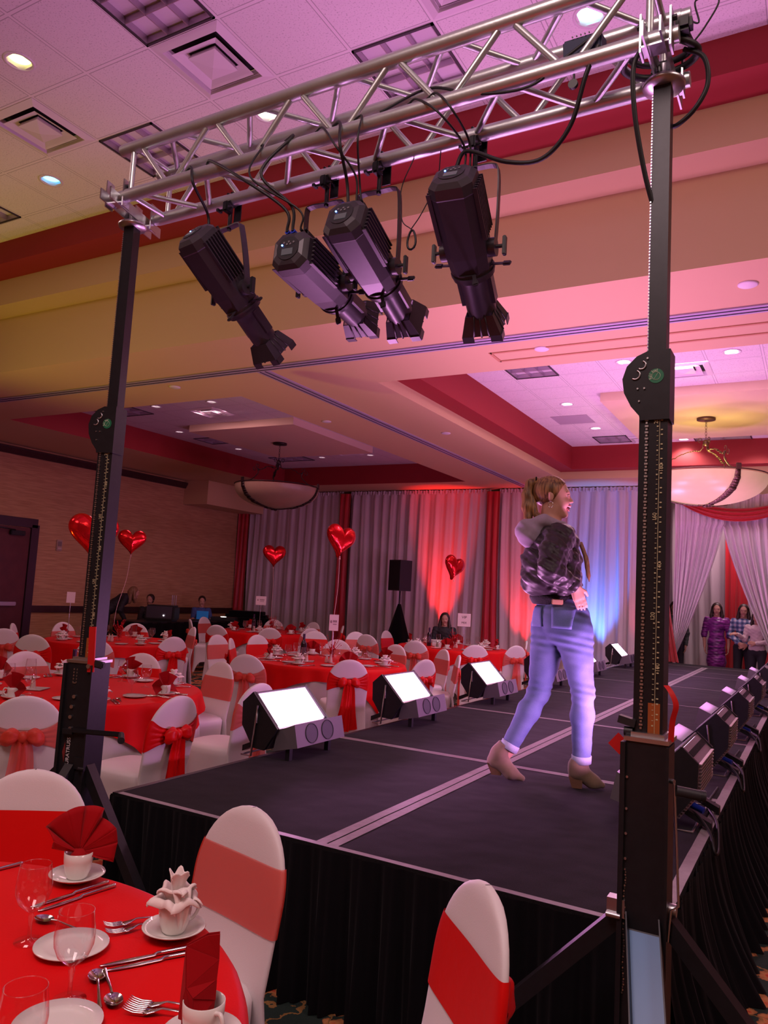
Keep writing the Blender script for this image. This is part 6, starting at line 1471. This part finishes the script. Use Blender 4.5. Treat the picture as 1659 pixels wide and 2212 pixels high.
def heelblock(c, w, z0, z1, tilt, lab):
    m = MB(); cx, cy = c
    t = [(cx-.036, cy-.030, z1), (cx+.040, cy-.030, z1), (cx+.040, cy+.030, z1), (cx-.036, cy+.030, z1)]; b = [(cx-.020+tilt, cy-.026, z0), (cx+.034+tilt, cy-.026, z0), (cx+.034+tilt, cy+.026, z0), (cx-.020+tilt, cy+.026, z0)]
    m.add(t+b, [[0, 1, 2, 3], [4, 5, 6, 7], [0, 1, 5, 4], [1, 2, 6, 5], [2, 3, 7, 6], [3, 0, 4, 7]], False); m.build('boot_heel', HEELW, wm)
heelblock((.155, -.005), 0, .0, .062, .004, ''); heelblock((-.295, .012), 0, .022, .085, .012, '')

# --- background people, same builder, local -y faces the camera
def figure(label, loc, rz, top, bottom, hairm, skin=SKIN2, longhair=.0, seated=False, bend=0, arms='down', head_yaw=0, s=1.0, dress=False, topmat2=None, vox=.009, sleeves='long', extra=None):
    t = thing('person', label, 'person', loc, rz)
    hip = .93 if not seated else .52
    def T(p):   # bend the trunk about the hip
        x, y, z = p
        if bend and z > hip:
            a = math.radians(bend); dy, dz = y, z-hip; y = dy*math.cos(a)-dz*math.sin(a); z = hip+dy*math.sin(a)+dz*math.cos(a)
        return (x*s, y*s, z*s)
    up = 0 if not seated else -.41
    sh = 1.38+up; hz = 1.58+up
    fw = (math.sin(math.radians(head_yaw)), -math.cos(math.radians(head_yaw)), -.1)
    hp_, HW2, HR2 = head_prims(T((0, -.01, hz)), s*.96, fw)
    RS, LS = T((-.165, 0, sh)), T((.165, 0, sh))
    if arms == 'down': A = [(RS, T((-.215, .02, sh-.27)), T((-.20, -.04, sh-.50))), (LS, T((.215, .02, sh-.27)), T((.20, -.04, sh-.50)))]; hd_ = [((0, -.1, -1), (.9, 0, 0), -1), ((0, -.1, -1), (-.9, 0, 0), 1)]
    elif arms == 'front': A = [(RS, T((-.22, -.05, sh-.26)), T((-.07, -.19, sh-.40))), (LS, T((.22, -.05, sh-.26)), T((.05, -.20, sh-.42)))]; hd_ = [((.9, -.3, -.3), (0, .8, -.3), -1), ((-.9, -.3, -.3), (0, .8, -.3), 1)]
    elif arms == 'cross': A = [(RS, T((-.21, -.06, sh-.24)), T((-.30, -.22, sh-.14))), (LS, T((.22, -.05, sh-.26)), T((.02, -.20, sh-.30)))]; hd_ = [((-.9, -.3, 0), (0, .5, -.8), -1), ((-.9, -.2, .1), (0, .8, -.3), 1)]
    else: A = [(RS, T((-.21, -.14, sh-.22)), T((-.12, -.38, sh-.26))), (LS, T((.21, -.14, sh-.22)), T((.14, -.38, sh-.26)))]; hd_ = [((.1, -1, -.2), (0, -.2, -1), -1), ((-.1, -1, -.2), (0, -.2, -1), 1)]
    if seated: LG = [((-.09, 0, .50), (-.12, -.42, .50), (-.12, -.40, .07)), ((.09, 0, .50), (.12, -.42, .50), (.12, -.40, .07))]
    else: LG = [((-.085, 0, .90), (-.10, -.01, .50), (-.11, .01, .07)), ((.085, 0, .90), (.10, -.01, .50), (.11, .01, .07))]
    LG = [tuple(tuple(np.array(q)*s) for q in l) for l in LG]
    P = hp_+[('c', T((0, 0, hz-.10)), T((0, 0, sh+.04)), .050*s, .055*s), ('c', T((0, 0, sh-.04)), T((0, 0, hip+.2)), .10*s, .10*s), ('e', T((0, 0, hip+.02)), (.135*s, .11*s, .12*s))]
    for (a, b, c), (d_, n_, sd) in zip(A, hd_): P += [('c', T((0, 0, sh-.03)), lerp(a, T((0, 0, sh-.05)), .3), .055*s, .036*s), ('c', lerp(a, T((0, 0, sh-.08)), .18), b, .034*s, .034*s), ('c', b, c, .036*s, .026*s)]+hand_prims(c, d_, n_, s, .5, sd)
    for a, b, c in LG: P += [('c', a, b, .075*s, .052*s), ('c', b, c, .050*s, .036*s), ('c', c, (c[0], c[1]-.13*s, .03), .034*s, .024*s)]
    blob_obj('body', skin, t, P, vox, .025)
    for sd in (-1, 1):
        MB().sphere(HW2(.072, sd*.029, .002), .011*s, 10, 8).build('eye', IRIS, t); MB().tube([HW2(.083, sd*.014, .020), HW2(.082, sd*.042, .020)], .003*s, 6).build('eyebrow', IRIS, t)
    MB().tube([HW2(.078, -.022, -.060), HW2(.092, 0, -.062), HW2(.078, .022, -.060)], .005*s, 6).build('lips', LIPS, t)
    # hair
    c = np.array(T((0, -.01, hz))); f = -HR2[:, 0]; H = [('e', tuple(c+f*.022*s+np.array((0, 0, .036*s))), (.086*s, .094*s, .090*s)), ('e', tuple(c+f*.055*s), (.07*s, .06*s, .09*s))]
    if longhair:
        for sd in (-1, 1):
            l = HR2[:, 1]*sd; H += [('c', tuple(c+l*.070*s+f*.01*s+np.array((0, 0, .03*s))), tuple(c+l*.092*s+f*.005*s-np.array((0, 0, .12*s))), .026*s, .030*s), ('c', tuple(c+l*.092*s-np.array((0, 0, .12*s))), tuple(c+l*.085*s-f*.03*s-np.array((0, 0, longhair*s))), .030*s, .018*s)]
        H.append(('c', tuple(c+f*.07*s), tuple(c+f*.09*s-np.array((0, 0, longhair*.9*s))), .07*s, .05*s))
    fwd = HR2[:, 0]; cc = c
    def hcut(g): q = g-cc; return (q @ fwd)*.9-(q[..., 2])*.45-.028*s+np.where(q[..., 2] < -.10*s, -.06*s, 0)+np.where(np.abs(q @ HR2[:, 1]) > .062*s, -.05*s, 0)
    blob_obj('hair', hairm, t, H, vox*.8, .02, cut=hcut)
    # top
    Tp = [('e', T((0, 0, sh-.06)), (.165*s, .115*s, .12*s)), ('c', T((0, 0, sh-.06)), T((0, 0, hip+.14)), .125*s, .128*s), ('e', T((0, 0, hip+.05)), (.155*s, .128*s, .12*s)), ('c', T((0, 0, sh+.01)), T((0, 0, sh+.05)), .075*s, .06*s)]
    for a, b, c_ in A:
        Tp += [('c', a, lerp(a, b, 1 if sleeves != 'short' else .75), .060*s, .052*s)]
        if sleeves == 'long': Tp += [('c', b, lerp(b, c_, .9), .050*s, .038*s)]
        if sleeves == 'elbow': Tp += [('c', b, lerp(b, c_, .15), .050*s, .048*s)]
    zc = (sh+.055)*s
    ctop = (lambda g: np.maximum(g[..., 2]-zc, -9)) if not bend else None
    blob_obj('dress' if dress else 'top', top, t, Tp+([('c', (0, 0, .92*s), (0, 0, .62*s), .15*s, .165*s), ('c', (0, 0, .62*s), (0, 0, .52*s), .165*s, .15*s)] if dress else []), vox, .035, cut=ctop, disp=wrinkle(.004, 22, 1))
    if not dress:
        B = [('e', T((0, 0, hip)), (.150*s, .125*s, .11*s))]
        for a, b, c_ in LG: B += [('c', a, b, .092*s, .068*s), ('c', b, lerp(b, c_, .92), .066*s, .056*s)]
        blob_obj('trousers', bottom, t, B, vox, .03)
    for a, b, c_ in LG:
        x, y, z = c_; MB().tube([(x, y+.035*s, .05), (x, y-.02*s, .045), (x, y-.11*s, .035), (x, y-.16*s, .03)], [.038*s, .044*s, .042*s, .024*s], 12).build('shoe', BLACKP, t)
    if extra: extra(t, T, A)
    return t
BLKTOP = mat('black_top', (.02, .017, .022), .7); DKTR = mat('dark_trousers', (.022, .020, .03), .8)
POLO = mat('blue_polo', (.07, .12, .36), .75); GREENJ = mat('dark_green_jacket', (.04, .055, .05), .6); WHTOP = mat('white_blouse', (.62, .50, .52), .7)
def plaid():
    m = mat('blue_plaid', (.2, .25, .4), .75); N, L, b = nodes(m); tc = N.new('ShaderNodeTexCoord'); sx = N.new('ShaderNodeSeparateXYZ'); L.new(tc.outputs['Object'], sx.inputs[0]); outs = []
    for ax in 'XZ':
        mm = N.new('ShaderNodeMath'); mm.operation = 'MULTIPLY'; L.new(sx.outputs[ax], mm.inputs[0]); mm.inputs[1].default_value = 75; s_ = N.new('ShaderNodeMath'); s_.operation = 'SINE'; L.new(mm.outputs[0], s_.inputs[0]); outs.append(s_)
    ad = N.new('ShaderNodeMath'); L.new(outs[0].outputs[0], ad.inputs[0]); L.new(outs[1].outputs[0], ad.inputs[1]); r = N.new('ShaderNodeValToRGB'); mr = N.new('ShaderNodeMapRange'); mr.inputs['From Min'].default_value = -2; mr.inputs['From Max'].default_value = 2; L.new(ad.outputs[0], mr.inputs['Value']); L.new(mr.outputs[0], r.inputs[0])
    e = r.color_ramp.elements; e[0].color = (.03, .05, .14, 1); e[1].color = (.65, .66, .75, 1); k = e.new(.5); k.color = (.14, .2, .38, 1); L.new(r.outputs[0], b.inputs['Base Color']); return m
def purple():
    m = mat('purple_ruched_satin', (.16, .015, .20), .3, spec=.6); N, L, b = nodes(m); tc = N.new('ShaderNodeTexCoord'); mp = N.new('ShaderNodeMapping'); mp.inputs['Scale'].default_value = (5, 5, 34); L.new(tc.outputs['Object'], mp.inputs['Vector']); nz = N.new('ShaderNodeTexNoise'); nz.inputs['Scale'].default_value = 1; L.new(mp.outputs[0], nz.inputs['Vector'])
    r = N.new('ShaderNodeValToRGB'); L.new(nz.outputs['Fac'], r.inputs[0]); r.color_ramp.elements[0].position = .35; r.color_ramp.elements[0].color = (.06, .004, .09, 1); r.color_ramp.elements[1].position = .65; r.color_ramp.elements[1].color = (.32, .04, .36, 1); L.new(r.outputs[0], b.inputs['Base Color'])
    bp = N.new('ShaderNodeBump'); bp.inputs['Strength'].default_value = .8; bp.inputs['Distance'].default_value = .02; L.new(nz.outputs['Fac'], bp.inputs['Height']); L.new(bp.outputs['Normal'], b.inputs['Normal']); return m
figure('woman with long dark hair in a purple ruched dress standing inside the entrance', (-1.70, 16.2, 0), .10, purple(), None, HAIR_D, longhair=.33, dress=True, sleeves='elbow', s=1.04)
figure('woman in a blue plaid shirt and dark trousers standing behind the red strip', (-1.23, 16.25, 0), .05, plaid(), DKTR, HAIR_D, longhair=.26, arms='front', s=1.04)
figure('person in white blouse and dark trousers half hidden by the right drape', (-.98, 16.0, .0), -.2, WHTOP, DKTR, HAIR_D, longhair=.2, arms='cross', s=.97)
figure('woman in a dark green jacket half hidden by the left entrance drape', (-2.44, 16.0, 0), .15, GREENJ, DKTR, HAIR_D, longhair=.24, s=1.03)
MBK = MB()
figure('woman with dark hair in black seated behind the VIP table sign', (-6.20, 13.42, 0), .45, BLKTOP, DKTR, HAIR_D, skin=SKIN2, longhair=.24, seated=True, arms='front')
figure('person with fair hair in dark clothes bending over the equipment table', (-12.62, 10.9, 0), 2.4, BLKTOP, DKTR, HAIR_F, longhair=.22, bend=52, arms='reach', head_yaw=10)
figure('dark-haired man seated behind the mixing desk', (-12.55, 12.0, 0), 1.0, BLKTOP, DKTR, HAIR_D, seated=True, arms='reach', head_yaw=-30)
figure('man in a blue polo shirt seated at the lit controller', (-12.45, 13.5, 0), .95, POLO, DKTR, HAIR_D, skin=SKIN, seated=True, arms='reach', sleeves='short', head_yaw=-10)
# chairs the three seated people use
def stool(x, y, label):
    t = thing('seat_stool', label, 'stool', (x, y, 0), 0)
    MB().tube([(0, 0, .385), (0, 0, .43)], .19, 24).build('seat', BLACKP, t)
    for k in range(4): a = PI/4+k*PI/2; MB().tube([(.12*math.cos(a), .12*math.sin(a), .39), (.19*math.cos(a), .19*math.sin(a), 0)], .012, 8).build('leg', STEEL, t)
stool(-12.55, 12.0, 'black stool under the man behind the mixing desk'); stool(-12.45, 13.5, 'black stool under the man in the blue polo'); stool(-6.20, 13.42, 'black stool under the seated dark-haired woman')
bpy.context.view_layer.update()
